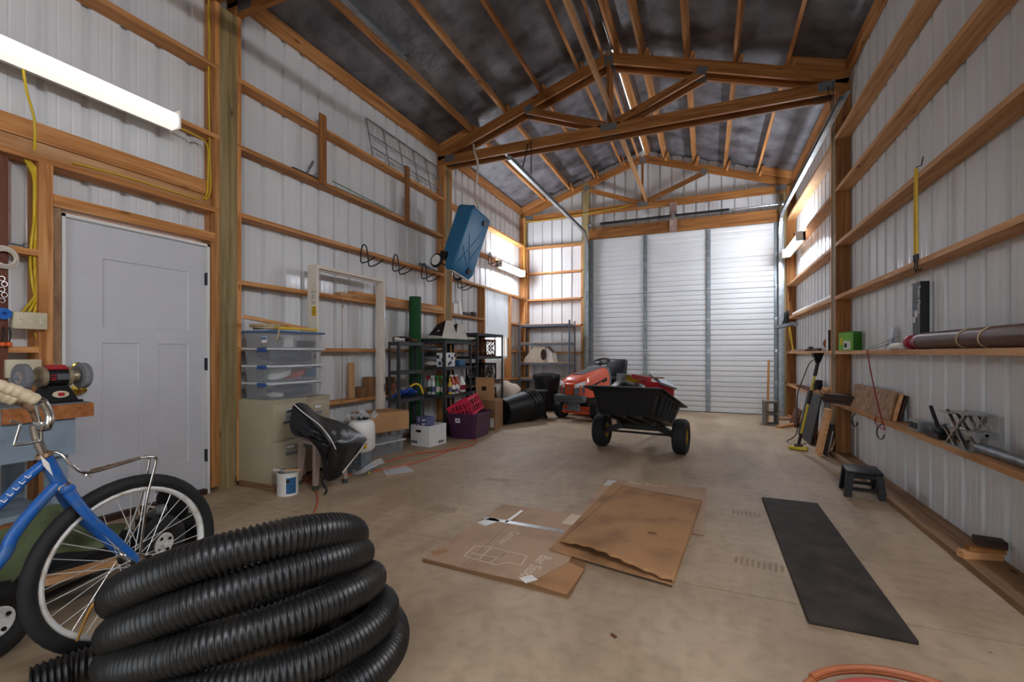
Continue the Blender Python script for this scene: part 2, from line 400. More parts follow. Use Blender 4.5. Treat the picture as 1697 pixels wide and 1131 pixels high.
# --- ribbed metal wall panels
def prof(s0, s1, ph, per=0.231):
    pts = [(-0.030, 0), (-0.019, 0.030), (0.019, 0.030), (0.030, 0), (0.068, 0), (0.074, 0.0018), (0.080, 0.0018), (0.086, 0), (0.145, 0), (0.151, 0.0018), (0.157, 0.0018), (0.163, 0)]
    out = [(s0, None)]; k = math.floor((s0 - ph) / per) - 1; seq = []
    while ph + k * per < s1 + per:
        seq += [(ph + k * per + a, d) for a, d in pts]; k += 1
    def dep(s):
        for (a, da), (b, db) in zip(seq, seq[1:]):
            if a <= s <= b: return da + (db - da) * (s - a) / max(1e-9, b - a)
        return 0
    return [(s0, dep(s0))] + [(s, d) for s, d in seq if s0 + 1e-4 < s < s1 - 1e-4] + [(s1, dep(s1))]
def panel(par, ax, plane, sgn, s0, s1, z0, z1, ph):
    m = MB(); pr = prof(s0, s1, ph); vs = []
    for s, d in pr:
        q = plane + sgn * d; zt = z1(s) if callable(z1) else z1
        vs += [(q, s, z0), (q, s, zt)] if ax == 'x' else [(s, q, z0), (s, q, zt)]
    m.add(vs, [(2 * i, 2 * i + 2, 2 * i + 3, 2 * i + 1) for i in range(len(pr) - 1)])
    m.build('metal_panel', 'sheet_metal', par)
def wallpanels(par, ax, plane, sgn, s0, s1, ph, ztop, holes, z0=-0.025):
    cuts = sorted(set([s0, s1] + [h for a, b, *_ in holes for h in (a, b)] + [ph - 0.05 + 0.924 * k for k in range(-20, 25) if s0 < ph - 0.05 + 0.924 * k < s1]))
    for a, b in zip(cuts, cuts[1:]):
        mid = (a + b) / 2; zs = [(z0, ztop)]
        for ha, hb, hz0, hz1 in holes:
            if ha < mid < hb: zs = [(z0, hz0)] if hz0 > z0 + 0.02 else []; zs.append((hz1, ztop))
        for q0, q1 in zs: panel(par, ax, plane, sgn, a, b, q0, q1, ph)
def wroot(n, label): return thing(n, label, None, kind='structure')
WL = wroot('wall_left', 'ribbed white metal wall with wooden girts and entry door')
WR = wroot('wall_right', 'ribbed white metal wall with girts used as shelves')
WF = wroot('wall_far', 'ribbed white metal gable wall around the overhead door')
WB = wroot('wall_back', 'ribbed white metal wall around an open doorway')
DY0, DY1, DZ = 1.595, 2.56, 2.09      # entry door rough opening
WY0, WY1, WZ0, WZ1 = 7.72, 8.92, 1.06, 2.43
ZE = ROOF(XLP) + 0.03
wallpanels(WL, 'x', XLP, -1, YB, YFP, 3.168, ZE, [(DY0, DY1, 0, DZ), (WY0, WY1, WZ0, WZ1)])
wallpanels(WR, 'x', XRP, 1, YB, YFP, 3.795, ROOF(XRP) + 0.03, [])
wallpanels(WF, 'y', YFP, 1, XLP, XRP, -3.451, lambda s: ROOF(s) + 0.03, [(-2.30, 1.20, 0, 3.62)])
wallpanels(WB, 'y', YB, -1, XLP, XRP, -3.451, lambda s: ROOF(s) + 0.03, [(-2.30, 1.20, 0, 3.62)])
# --- posts, girts, nailer blocks
GT_L = [0.633, 1.225, 1.822, 2.423, 3.026, 3.617]; GT_R = [0.614, 1.199, 1.823, 2.429, 3.049, 3.653]
PY = [(2.63, 2.79), (6.31, 6.465)]
def post(par, x0, x1, y0, y1, z1): return vert('post', x0, x1, y0, y1, 0, z1, 'treated', par)
def girt(par, x0, x1, y0, y1, zt, mat='fir', name='girt'):
    if y1 - y0 > x1 - x0: return lum(name, ((x0 + x1) / 2, y0, zt - 0.019), ((x0 + x1) / 2, y1, zt - 0.019), 0.038, x1 - x0, mat, par)
    return lum(name, (x0, (y0 + y1) / 2, zt - 0.019), (x1, (y0 + y1) / 2, zt - 0.019), 0.038, y1 - y0, mat, par)
def nail(par, x0, x1, y0, y1, tops, z1, mat='fir'):
    zs = [0.0] + tops
    for i, z in enumerate(zs):
        e = (zs[i + 1] - 0.038) if i + 1 < len(zs) else z1
        if e - z > 0.03: vert('nailer', x0, x1, y0, y1, z + (0.042 if i == 0 else 0), e, mat, par)
for par, xa, xb, tops, sd in ((WL, XLP + .005, XL, GT_L, 'L'), (WR, XR, XRP - .005, GT_R, 'R')):
    for y0, y1 in PY: post(par, xa + (0.0 if sd == 'L' else .005), xb - (0.0 if sd == 'R' else .005), y0, y1, 4.14)
    post(par, xa, xb, YF, YFP - .01, 4.3); post(par, xa, xb, YB + .02, YB + .16, 4.3)
    bays = [(YB + .16, PY[0][0]), (PY[0][1], PY[1][0]), (PY[1][1], YF)]
    for bi, (a, b) in enumerate(bays):
        use = list(tops)
        if sd == 'L' and bi == 0: use = [tops[4], tops[5]]
        for k, t in enumerate(use):
            if sd == 'L' and bi == 2 and t in (GT_L[1], GT_L[2]):     # window bay
                girt(par, xa, xb, a, WY0 - .04, t); girt(par, xa, xb, WY1 + .04, b, t); continue
            girt(par, xa, xb, a, b, t, 'fir_pale' if sd == 'R' else 'fir')
        if sd == 'L' and bi == 0:
            nail(par, xa, xb, b - .038, b, [2.40] + use, 4.25, 'fir')
            continue
        nail(par, xa, xb, a, a + .038, use, 4.25, 'fir'); nail(par, xa, xb, b - .038, b, use, 4.25, 'fir_dark' if sd == 'R' else 'fir')
    lum('eave_purlin', (xa + .02 if sd == 'L' else xb - .02, YB, 4.42), (xa + .02 if sd == 'L' else xb - .02, YF, 4.42), 0.16, 0.038, 'fir', par)
# double girt plank pair on the left wall (spare lumber lies on it, built later)
# near-left bay: header, door framing, studs
lum('header_board', (-3.895, YB, 2.4375), (-3.895, 2.59, 2.4375), 0.125, 0.04, 'fir_pale', WL)
lum('header_board', (-3.895, YB, 2.565), (-3.895, 2.59, 2.565), 0.118, 0.04, 'fir', WL)
girt(WL, XLP + .005, XL, YB, 2.63, 2.40)
girt(WL, XLP + .005, XL, 1.55, 2.59, 2.185, 'fir'); girt(WL, XLP + .005, XL + .004, 1.55, 2.59, 2.145, 'fir')
vert('stud', XLP + .005, XL, 1.48, 1.548, 0.04, 2.362, 'fir', WL)
vert('stud', XLP + .005, XL - .01, 1.55, 1.592, 0.04, 2.105, 'ply', WL)
vert('stud', XLP + .005, XL - .005, 2.562, 2.592, 0.04, 2.105, 'fir', WL)
vert('stud', -3.84, -3.80, 1.24, 1.337, 0.9, 2.33, 'redwood', WL)
for t in (1.815, 1.213): girt(WL, XLP + .005, XL, YB, 1.48, t)
# window framing
for y in (WY0 - .04, WY1): vert('stud', XLP + .005, XL, y, y + .04, 0.595, GT_L[3] - .038 + .0, 'fir', WL)
# far wall: left strip, door posts, header
XJ = -2.36
vert('post', XJ - .13, XJ, YF, YFP - .01, 0, TC(XJ) - .05, 'treated', WF); vert('post', 1.24, XR - .002, YF + .02, YFP - .01, 0, TC(1.3) - .05, 'treated', WF)
for t in (0.61, 1.20, 1.80, 2.39, 2.99, 3.58): girt(WF, XL, XJ - .13, YF, YFP - .005, t)
vert('nailer', XL, XL + .038, YF, YFP - .005, 0.0, 3.54, 'fir', WF); vert('nailer', XJ - .168, XJ - .13, YF, YFP - .005, 0.0, 3.54, 'fir', WF)
lum('header_beam', (XJ, YF + .03, 3.735), (1.24, YF + .03, 3.735), 0.23, 0.06, 'fir_dark', WF)
vert('center_bracket_board', -.70, -.56, YF - .03, YF, 3.62, 4.2, 'ply_red', WF)
# skirt boards
o = lum('baseboard_right', (1.395, YB, .022), (1.395, PY[1][0], .022), 0.04, 0.195, 'old_plank'); tag(o, 'flat brown skirt plank along the right wall', None, None, 'structure')
o = lum('baseboard_right', (1.42, PY[1][1], .022), (1.42, YF, .022), 0.04, 0.14, 'fir'); tag(o, 'flat wooden skirt plank beyond the right wall post', None, None, 'structure')
o = lum('baseboard_left', (-3.89, PY[0][1] + .04, .022), (-3.89, PY[1][0], .022), 0.04, 0.13, 'old_plank'); tag(o, 'flat wooden skirt plank along the left wall', None, None, 'structure')
# --- ceiling
ce = MB()
SL = 0.05
def slope(m, x0, x1, y0, y1):
    n = 24; k = 8
    m.grid(lambda a, b: V((x0 + (x1 - x0) * a, y0 + (y1 - y0) * b, ROOF(x0 + (x1 - x0) * a) - 0.010 * abs(math.sin(a * k * PI)) + 0.004 * math.sin(b * 47 + a * 9))), n, 40)
slope(ce, XLP - .05, XM, YB - .1, YFP + .1)
slope(ce, XM + SL, XRP + .05, YB - .1, YFP + .1); slope(ce, XM, XM + SL, YB - .1, PY[1][1])
CE = ce.build('ceiling', 'roof_felt', None, smooth=40); tag(CE, 'dark grey insulation blanket under the pitched roof', None, None, 'structure')
MB().box((XM + .02, 8.2, ROOF(XM) + .03), (.2, 3.7, .004)).build('ridge_vent', pm('ridge_film', '#ffffff', .5, trans=.0, alpha=.25), CE)
def purlin(x, y0, y1, h=.14, mat='fir'):
    sgn = 1 if x > XM else -1; n = V((sgn * .316, 0, .949)); b = V((x, 0, TC(x))); c = b + n * (h / 2)
    return lum('purlin', (c.x, y0, c.z), (c.x, y1, c.z), h, .038, mat, CE, up=n)
for dx in (.085, .42, .98, 1.54, 2.10):
    for s in (-1, 1):
        for a, b in ((YB, 2.70), (2.70, 6.385), (6.385, YF + .1)): purlin(XM + s * dx, a, b)
        for y in (2.70, 6.385, YF - .02):     # hanger blocks on the trusses beside each purlin
            x = XM + s * dx + .06; n = V(((1 if s > 0 else -1) * .316, 0, .949)); c = V((x, y, TC(x))) + n * .03
            if dx > .1: lum('purlin_block', (c.x, y - .1, c.z), (c.x, y + .1, c.z), .15, .036, 'fir', CE, up=n)
lum('ridge_brace', (-1.16, YB + .1, 4.335), (-1.16, YF, 4.335), .09, .038, 'fir_pale', CE)
for y0, y1 in ((6.27, 6.31), (9.765, 9.80)):
    for s in (-1, 1):   # fascia blocks between eave purlin and truss
        xs = (XLP + .02, XM - 2.1) if s < 0 else (XM + 2.1, XRP - .02)
        lum('roof_block', (xs[0], y1 + .02, TC(xs[0]) + .07), (xs[1], y1 + .02, TC(xs[1]) + .07), .14, .038, 'fir', CE)
def truss(y, label, front=-1):
    T = thing('roof_truss', label, 'truss', (XM, y, 4.15))
    def beam(n, p, q, h=.14, m='fir_dark'):
        p = V(p); q = V(q); return lum(n, p, q, h, .038, m, T)
    c = lambda x: TC(x) - 4.15
    hw = 2.715
    beam('bottom_chord', (-hw, 0, .07), (hw, 0, .07))
    for s in (-1, 1):
        beam('top_chord', (s * hw, 0, c(XM + s * hw) - .074), (0, 0, c(XM) - .074))
        beam('web', (s * .06, 0, .14), (s * 1.2, 0, c(XM + 1.2) - .14), .09)
    beam('king_post', (.0, 0, .14), (.0, 0, c(XM) - .14), .09)
    pl = lambda x, z, w_, h, a=0: MB().box((x, front * .0205, z), (w_, .003, h), M.Rotation(a, 3, 'Y')).build('nail_plate', 'plate', T)
    pl(0, .1, .22, .1); pl(0, c(XM) - .12, .12, .14); pl(-hw + .22, .09, .17, .11); pl(hw - .22, .09, .17, .11)
    for s in (-1, 1): pl(s * 1.17, c(XM + 1.17) - .14, .13, .1, s * .32)
    return T
truss(6.29, 'brown timber roof truss, front one of the pair on the middle posts')
truss(6.485, 'brown timber roof truss, rear one of the pair on the middle posts')
truss(9.82, 'brown timber roof truss against the far gable wall')
truss(2.61, 'timber roof truss over the entry door post, front of its pair')
truss(2.81, 'timber roof truss over the entry door post, rear of its pair')
# --- entry door (door_1)
D1 = thing('door_1', 'white panelled entry door with hinges on the right', None, (-3.86, 2.07, 0), kind='structure')
dw = lambda p: V((p[0] + 3.86, p[1] - 2.07, p[2]))
y0, y1, z0, z1 = -.452, .462, .045, 2.055
def slab():
    pr = []
    for (ua, va, ub, vb) in ((170, 402, 313, 521), (169, 545, 230.5, 0), (262, 549, 313, 0)):
        a = OX(ua, va, -3.86); b = OX(ub, vb if vb else 600, -3.86)
        zb = b.z if vb else 0.34
        pr.append((a.y - 2.07, b.y - 2.07, zb if vb else .34, (OX(ub, vb, -3.86).z if False else a.z)))
    pr[0] = (pr[0][0], pr[0][1], 1.355, 1.83); pr[1] = (pr[1][0], pr[1][1], .30, 1.245); pr[2] = (pr[2][0], pr[0][1], .30, 1.245)
    m = MB(); Y = sorted({y0, y1} | {q for p in pr for q in p[:2]}); Z = sorted({z0, z1} | {q for p in pr for q in p[2:]})
    for a, b in zip(Y, Y[1:]):
        for c, d in zip(Z, Z[1:]):
            if not any(p[0] <= (a + b) / 2 <= p[1] and p[2] <= (c + d) / 2 <= p[3] for p in pr):
                m.add([(0, a, c), (0, b, c), (0, b, d), (0, a, d)], [(0, 1, 2, 3)])
    for a, b, c, d in pr:
        e = .006; x = -.008
        o = [(0, a, c), (0, b, c), (0, b, d), (0, a, d)]; i = [(x, a + e, c + e), (x, b - e, c + e), (x, b - e, d - e), (x, a + e, d - e)]
        m.add(o + i, [(0, 1, 5, 4), (1, 2, 6, 5), (2, 3, 7, 6), (3, 0, 4, 7), (4, 5, 6, 7)])
    m.add([(-.044, y0, z0), (-.044, y1, z0), (-.044, y1, z1), (-.044, y0, z1), (0, y0, z0), (0, y1, z0), (0, y1, z1), (0, y0, z1)], [(0, 3, 2, 1), (0, 1, 5, 4), (1, 2, 6, 5), (2, 3, 7, 6), (3, 0, 4, 7)])
    return m.build('door_slab', 'door_paint', D1)
slab()
for a, b in ((y0 - .022, y0 - .004), (y1 + .004, y1 + .022)): MB().b2((-.1, a, .0), (.03, b, 2.08)).build('jamb', 'white_paint', D1)
MB().b2((-.1, y0 - .022, 2.06), (.03, y1 + .022, 2.08)).build('jamb', 'white_paint', D1)
MB().b2((-.1, y0 - .0, .0), (.035, y1 + .0, .04)).build('threshold', 'walnut', D1)
for z in (.32, 1.08, 1.79):
    MB().box((.012, y1 + .002, z), (.024, .014, .10)).cyl((.02, y1 + .004, z - .052), (.02, y1 + .004, z + .052), .008, 8).build('hinge', 'black_steel', D1)
def knob(z, r, n):
    k = MB().lathe([(r + .012, 0), (r + .012, .006), (.012, .012), (.012, .035), (r * .8, .045), (r, .06), (r * .7, .075), (0, .08)], 16, frame((0, y0 + .07, z), (0, 1, 0), (0, 0, 1))).build(n, 'brass', D1, 40)
knob(.93, .027, 'door_knob'); knob(1.08, .02, 'deadbolt')
# --- overhead door (door_2)
D2 = thing('door_2', 'white sectional overhead door with galvanised stiles', None, ((XJ + 1.24) / 2, 9.88, 0), kind='structure')
gw = (1.24 - XJ) / 2 - .005; nS = 6; sh = 3.62 / nS
def section():
    m = MB(); pr = [(0, 0.006), (.0, .006), (.006, 0.0)]
    pts = [(.003, -.014), (.008, 0)]
    for z in (.10, .20, .30, .40, .50): pts += [(z - .018, 0), (z - .015, -.013), (z + .012, -.013), (z + .026, 0)]
    pts += [(sh - .008, 0), (sh - .003, -.014)]
    for (a, ya), (b, yb) in zip(pts, pts[1:]):
        m.add([(-gw, -ya, a), (gw, -ya, a), (gw, -yb, b), (-gw, -yb, b)], [(0, 1, 2, 3)])
    m.b2((-gw, .02, 0), (gw, .04, sh)); return m
sx = [-gw + .035, OY(1069, 500, 9.86).x - D2.location.x, OY(1174, 500, 9.86).x - D2.location.x, gw - .035]
first = None
for i in range(nS):
    if i == 0:
        s_ = section().build('door_section', 'sheet_metal', D2); first = s_
        kids = []
        for x in sx:
            w_ = .075 if abs(x) > 1.5 else .06
            kids.append(MB().b2((x - w_ / 2, -.03, .01), (x + w_ / 2, -.001, sh - .01)).b2((x - w_ / 2 - .01, -.004, .012), (x + w_ / 2 + .01, -.0005, sh - .012)).build('stile', 'galv_dull', s_))
            kids.append(MB().box((x, -.036, sh), (.05, .008, .09)).cyl((x - .035, -.04, sh), (x + .035, -.04, sh), .009, 8).build('hinge', 'galv', s_))
        MB().b2((-gw, -.012, -.004), (gw, .03, .012)).build('bottom_seal', 'rubber', s_)
    else:
        s_ = first.copy(); COL.objects.link(s_); s_.parent = D2; s_.location.z = i * sh
        for k in kids:
            if k.name.startswith('hinge') and i == nS - 1: continue
            c = k.copy(); COL.objects.link(c); c.parent = s_
# torsion spring shaft
TS = thing('torsion_shaft', 'galvanised torsion shaft with two black springs above the overhead door', 'garage hardware', (XM, YF - .12, 3.905))
MB().cyl((XJ - XM, 0, 0), (1.30 - XM, 0, 0), .0127, 10).build('shaft', 'galv', TS)
for a, b in ((-.85, .57), (.65, 1.62)):
    n = int((b - a) / .012); pts = []
    MB().tube([(a + (b - a) * i / (n * 3), 0, 0) for i in range(n * 3 + 1)], [.030 if i % 3 == 1 else .025 for i in range(n * 3 + 1)], 10).build('spring', 'black_steel', TS, 60)
MB().box((.61, .035, 0), (.04, .07, .12)).build('center_bracket', 'galv', TS)
for x in (XJ - XM + .05, 1.25 - XM):
    MB().cyl((x, 0, 0), (x + .05, 0, 0), .055, 14).build('cable_drum', 'galv', TS, 40)
    MB().box((x - .03, .03, -.05), (.012, .10, .2)).build('end_bracket', 'galv', TS)
# tracks
def track(x, s, label, yfar=True):
    T = thing('door_track', label, 'door track', (x, 9.72 if yfar else -3.05, 0)); 
    d = 1 if yfar else -1
    path = [V((0, 0, .02)), V((0, 0, 3.28))] if yfar else []
    if yfar:
        path += [V((0, -.38 + .38 * math.cos(a), 3.28 + .42 * math.sin(a))) for a in [PI / 2 * k / 8 for k in range(1, 9)]]
        path += [V((0, -4.25, 3.70))]
    else: path = [V((0, .1, 3.70)), V((0, 6.3, 3.70))]
    m = MB()
    for a, b in zip(path, path[1:]):
        t = (b - a).normalized(); n = V((0, t.z, -t.y)); e = t * .004
        for off, w_, t_ in ((V((s * .025, 0, 0)), .052, .0025),): m.bar(a - e + off, b + e + off, w_, t_, n)
        m.bar(a - e + n * .026, b + e + n * .026, .0025, .05, n); m.bar(a - e - n * .026, b + e - n * .026, .0025, .05, n)
    m.build('rail', 'galv', T)
    hz = path[-2] if not yfar else V((0, -.5, 3.70)); he = path[-1]
    MB().bar(hz + V((s * .03, 0, .035)), he + V((s * .03, 0, .035)), .05, .003).bar(hz + V((s * .05, 0, .06)), he + V((s * .05, 0, .06)), .003, .04).build('angle_stiffener', 'galv_dull', T)
    if yfar:
        MB().bar((s * .045, .02, .02), (s * .045, .02, 3.6), .06, .04, (0, 1, 0)).build('track_angle', 'galv_dull', T)
        for z in (.4, 1.1, 1.8, 2.5, 3.1): MB().box((s * .03, .03, z), (.05, .06, .05)).build('track_bracket', 'galv', T)
        yh = 6.24 - 9.72
        MB().bar((s * .03, yh - .25, 3.74), (s * .03, yh, 4.22), .03, .003, (0, 1, 0)).bar((s * .03 + .05, yh - .02, 3.74), (s * .03 + .05, yh - .02, 4.25), .03, .003, (0, 1, 0)).build('hanger_strap', 'black_steel', T)
    return T
track(XJ + .0, -1, 'galvanised overhead door track hanging over the left side of the shop')
track(1.235, 1, 'galvanised overhead door track running beside the right wall')
track(-2.37, -1, 'galvanised track end under the roof above the left wall shelves', False)
# --- window (window_1)
W1 = thing('window_1', 'window with a lowered white mini blind', None, (XLP + .03, (WY0 + WY1) / 2, WZ0), kind='structure')
ww = (WY1 - WY0) / 2; wh = WZ1 - WZ0
m = MB()
for a, b in (((0, -ww, 0), (.05, ww, .04)), ((0, -ww, wh - .04), (.05, ww, wh)), ((0, -ww, .04), (.05, -ww + .04, wh - .04)), ((0, ww - .04, .04), (.05, ww, wh - .04)), ((.005, -.02, .04), (.045, .02, wh - .04))): m.b2(a, b)
m.build('window_frame', 'white_plastic', W1)
for s in (-1, 1): MB().b2((.02, s * .02, .04), (.024, s * (ww - .04), wh - .04)).build('pane', 'glass', W1)
bl = MB(); bl.b2((.06, -ww + .03, wh - .06), (.10, ww - .03, wh - .02))
nb = 36
for i in range(nb):
    z = wh - .07 - i * .024; bl.box((.08, 0, z), (.030, 2 * ww - .08, .0016), M.Rotation(1.0, 3, 'Y'))
bl.b2((.065, -ww + .03, wh - .07 - nb * .024 - .015), (.095, ww - .03, wh - .07 - nb * .024))
bl.build('blind', 'blind', W1)
MB().cyl((.105, -ww + .1, wh - .05), (.105, -ww + .1, wh - .75), .004, 6).build('blind_wand', 'clear_lid', W1)
# --- outside ground seen by the light only through openings
o = MB().box((XM, -9, -.06), (40, 11.3, .08)).build('gravel_yard', 'gravel'); tag(o, 'gravel yard outside the open doorway', None, None, 'structure')
# --- lamps
def lamp(x, s, y0, y1, z, label, glow='tube_glow'):
    T = thing('strip_light', label, 'light fixture', (x, (y0 + y1) / 2, z)); L = (y1 - y0) / 2
    MB().b2((-s * .0, -L, -.045), (s * .03, L, .085)).build('housing', 'fixture', T)
    pts = [(0, .075), (.035, .085), (.075, .06), (.09, 0), (.075, -.035), (.0, -.045)]
    m = MB(); m.prism([(p[0] * s, p[1]) for p in pts], 2 * L - .02, frame((s * .03, -L + .01, 0), (1, 0, 0), (0, 0, 1)) if False else M(((1, 0, 0, s * .031), (0, 0, 1, -L + .01), (0, 1, 0, 0), (0, 0, 0, 1))))
    m.build('diffuser', glow, T)
    for e in (-1, 1): MB().b2((0, e * L, -.05), (s * .13, e * (L - .01), .09)).build('end_cap', 'white_plastic', T)
    return T
lamp(XL + .002, 1, .0, 2.24, 2.93, 'long lit strip light mounted high above the entry door', 'tube_glow_near')
lamp(XL + .002, 1, 8.2, 9.42, 2.90, 'short lit strip light above the window with the blind')
lamp(XR - .002, -1, 8.0, 9.3, 2.90, 'short lit strip light on the right wall near the overhead door')
lamp(XR - .002, -1, -.6, 1.8, 2.93, 'long unseen strip light added on the right wall beside the camera', 'tube_glow_back')  # out of view, added opposite the entry door lamp to light the near half
# ================================================================ left foreground
E1, E2 = V((C_, S_, 0)), V((-S_, C_, 0))      # camera right / forward on the floor
CF = lambda lat, d, z: E1 * lat + E2 * d + V((0, 0, z))
DIR = lambda a, b: (b - a).normalized()
# ---- coil of corrugated drain pipe
NL = 7; base = CF(-.955, 1.66, 0)
TB = [(.60, .44, .145, .0, .36), (.485, .34, .155, .0, .365), (.37, .27, .15, .01, .385), (.265, .21, .08, .05, .40), (.165, .14, .03, .08, .415), (.065, .065, .0, .10, .43), (.065, .065, .0, .05, .30), (.065, .065, .0, .05, .30)]
def coil(t):     # t in loops, 0 top
    ph = 2 * PI * t + PI / 2 + .9; i = min(int(t), 6); f = t - i
    near, zc, zr, sh_, R = [a + (b - a) * f for a, b in zip(TB[i], TB[i + 1])]
    zn = near - zc; c = base + E1 * sh_
    fo = .07 * math.sin(i * PI / 2 + .3) * max(0, math.sin(ph)) ** 2
    p = c + E1 * (R * math.cos(ph)) + E2 * ((R * .95 + fo) * math.sin(ph))
    p.z = max(.061, zc - zn * math.sin(ph) + zr * math.cos(ph)); return p
pts = [coil(NL * i / 260) for i in range(261)]
end = pts[-1]; T0 = [FL(262, 1030, .062), FL(180, 1086, .062), FL(112, 1112, .062), FL(50, 1136, .062)]
pts = pts[:-8] + sm([pts[-9], (pts[-9] + T0[0]) / 2 + V((0, 0, .0)), *T0], 10)[1:]
# resample at corrugation pitch
def resample(P, step):
    out = [P[0]]; acc = 0
    for a, b in zip(P, P[1:]):
        L = (b - a).length; d = step - acc
        while d <= L: out.append(a + (b - a) * (d / L)); d += step
        acc = (acc + L) % step
    return out
pp = resample(sm(pts, 3), .017 / 4)
prr = [.0505, .058, .0585, .0515]
dp = MB().tube(pp, [prr[i % 4] for i in range(len(pp))], 16, caps=False).build('drain_pipe', 'poly_drain', None, 80)
tag(dp, 'coil of black corrugated drain pipe piled on the floor by the bicycle', 'pipe')
# twine round the coil
tw = MB().tube(sm([FL(128, 1062, .16), FL(150, 1010, .33), FL(178, 975, .38), FL(205, 960, .36)], 6), .004, 6).build('baling_twine', 'straw'); tag(tw, 'frayed straw-coloured twine tied round the drain pipe', 'twine')

# ---- bicycle
BX = -2.153; B0 = V((BX, 1.114, 0)); BK = thing('bicycle', 'blue cruiser bicycle with chrome front rack and white rims', 'bicycle', B0)
bp = lambda u, v, dx=0: OX(u, v, BX + dx) - B0
def wheel(y):
    c = V((0, y, .337))
    t = MB().torus(c, .310, .027, (1, 0, 0), 48, 10, 1.0).build('tire', 'rubber', BK, 60)
    MB().torus(c, .279, .012, (1, 0, 0), 48, 8, 1.5).build('rim', 'rim_white', BK, 60)
    MB().cyl(c - V((.045, 0, 0)), c + V((.045, 0, 0)), .016, 14).cyl(c - V((.048, 0, 0)), c - V((.042, 0, 0)), .028, 16).cyl(c + V((.042, 0, 0)), c + V((.048, 0, 0)), .028, 16).cyl(c - V((.075, 0, 0)), c + V((.075, 0, 0)), .006, 8).build('hub', 'chrome', BK, 40)
    for i in range(32):
        a = 2 * PI * i / 32; s = 1 if i % 2 else -1; b = a + (.75 if (i // 2) % 2 else -.75)
        MB().tube([c + V((s * .045, .026 * math.cos(b), .026 * math.sin(b))), c + V((0, .272 * math.cos(a), .272 * math.sin(a)))], .0016, 4).build('spoke', 'spoke_steel', BK)
wheel(0); wheel(-1.08)
cr = bp(106, 814); ht = bp(74, 757); hub = V((0, 0, .345))
kn = bp(168, 882)
for s in (-1, 1):
    pts = sm([cr + V((s * .03, 0, 0)), cr * .45 + kn * .55 + V((s * .05, -.01, 0)), kn + V((s * .055, 0, 0)), hub + V((s * .058, -.005, 0))], 6)
    MB().tube(pts, [.019 - .008 * i / len(pts) for i in range(len(pts))], 10).build('fork_blade', 'blue_paint', BK, 50)
    MB().box(hub + V((s * .06, 0, .0)), (.006, .03, .035)).cyl(hub + V((s * .06, 0, 0)), hub + V((s * .08, 0, 0)), .011, 6).build('axle_nut', 'rust_chrome', BK)
MB().rbox(cr + V((0, 0, .01)), (.085, .04, .03), .01).build('fork_crown', 'blue_paint', BK, 40)
MB().cyl(cr + (ht - cr) * .12, ht, .021, 14).build('head_tube', 'blue_paint', BK, 40)
for t in (.13, 1.02): MB().torus(cr + (ht - cr) * t, .02, .006, DIR(cr, ht), 18, 6).torus(cr + (ht - cr) * (t + .035), .019, .005, DIR(cr, ht), 18, 6).build('headset_cup', 'rust_chrome', BK, 50)
st = bp(56, 705)
MB().tube([ht, bp(64, 735), st], [.013, .014, .014], 10).rbox(bp(70, 706, .02), (.06, .035, .035), .008).build('stem', 'chrome', BK, 40)
for dx, P, G in ((.07, [(80, 706), (82, 688), (72, 668), (61, 664)], [(61, 664), (30, 650), (0, 640), (-40, 625)]), (-.05, [(66, 706), (54, 680), (40, 670), (24, 664)], [(24, 664), (0, 655), (-40, 640)])):
    MB().tube(sm([bp(70, 706)] + [bp(u, v, dx) for u, v in P], 6), .0125, 10).build('handlebar', 'rust_chrome' if dx < 0 else 'chrome', BK, 50)
    g = sm([bp(u, v, dx) for u, v in G], 8)
    MB().tube(g, [.0175 + .003 * abs(math.sin(i * .9)) for i in range(len(g))], 10).build('grip', 'cream_grip', BK, 50)
MB().tube(sm([bp(*q, .02) for q in ((17, 698), (31, 702), (33, 706), (25, 733), (27, 738), (64, 732), (69, 726), (66, 700), (60, 672))], 5), .0045, 8).build('basket_bracket', 'chrome', BK, 50)
m = MB()
for dx in (-.04, .04): m.tube(sm([bp(84, 750, 0), bp(100, 752, dx * .6), bp(117, 770, dx), bp(142, 784, dx), bp(190, 773, dx), bp(236, 759, dx)], 6), .005, 8)
m.build('rack_rail', 'chrome', BK, 50)
m = MB()
for u, v in ((150, 782), (172, 777), (194, 772), (216, 764)): m.tube([bp(u, v, -.04), bp(u, v, .04)], .004, 6)
m.tube([bp(150, 780, 0), bp(230, 759, 0)], .004, 6); m.build('rack_slat', 'rust_chrome', BK, 50)
for dx, uu in ((-.06, 247), (.06, 258)):
    MB().tube(sm([bp(234, 759, dx * .7), bp(uu - 3, 758, dx), bp(uu, 768, dx), bp(uu - 15, 830, dx), hub + V((dx, .0, .02))], 6), .005, 8).build('rack_leg', 'chrome', BK, 50)
MB().tube(sm([bp(138, 781), bp(140, 790), bp(145, 786), bp(150, 791), bp(152, 782)], 4), .003, 6).build('reflector_clip', 'chrome', BK)
bb = V((0, -.66, .30)); sp = V((0, -.80, .62))
MB().tube(sm([bp(76, 766), bp(40, 795), bp(0, 835), V((0, -.5, .58)), sp * .6 + bb * .4], 6), .016, 12).build('top_tube', 'blue_paint', BK, 50)
MB().tube(sm([bp(96, 802), bp(55, 845), bp(20, 890), bp(0, 930), (bp(0, 930) + bb) * .5 + V((0, .02, -.02)), bb], 6), .019, 12).build('down_tube', 'blue_paint', BK, 50)
MB().tube([bb, sp, V((0, -.86, .80))], .015, 10).build('seat_tube', 'blue_paint', BK, 50)
for s in (-1, 1): MB().tube([bb, V((s * .06, -1.08, .337))], .009, 8).tube([sp, V((s * .06, -1.08, .337))], .008, 8).build('stay', 'blue_paint', BK, 50)
MB().blob((0, -.9, .84), (.20, .27, .08)).build('saddle', 'black', BK, 60)
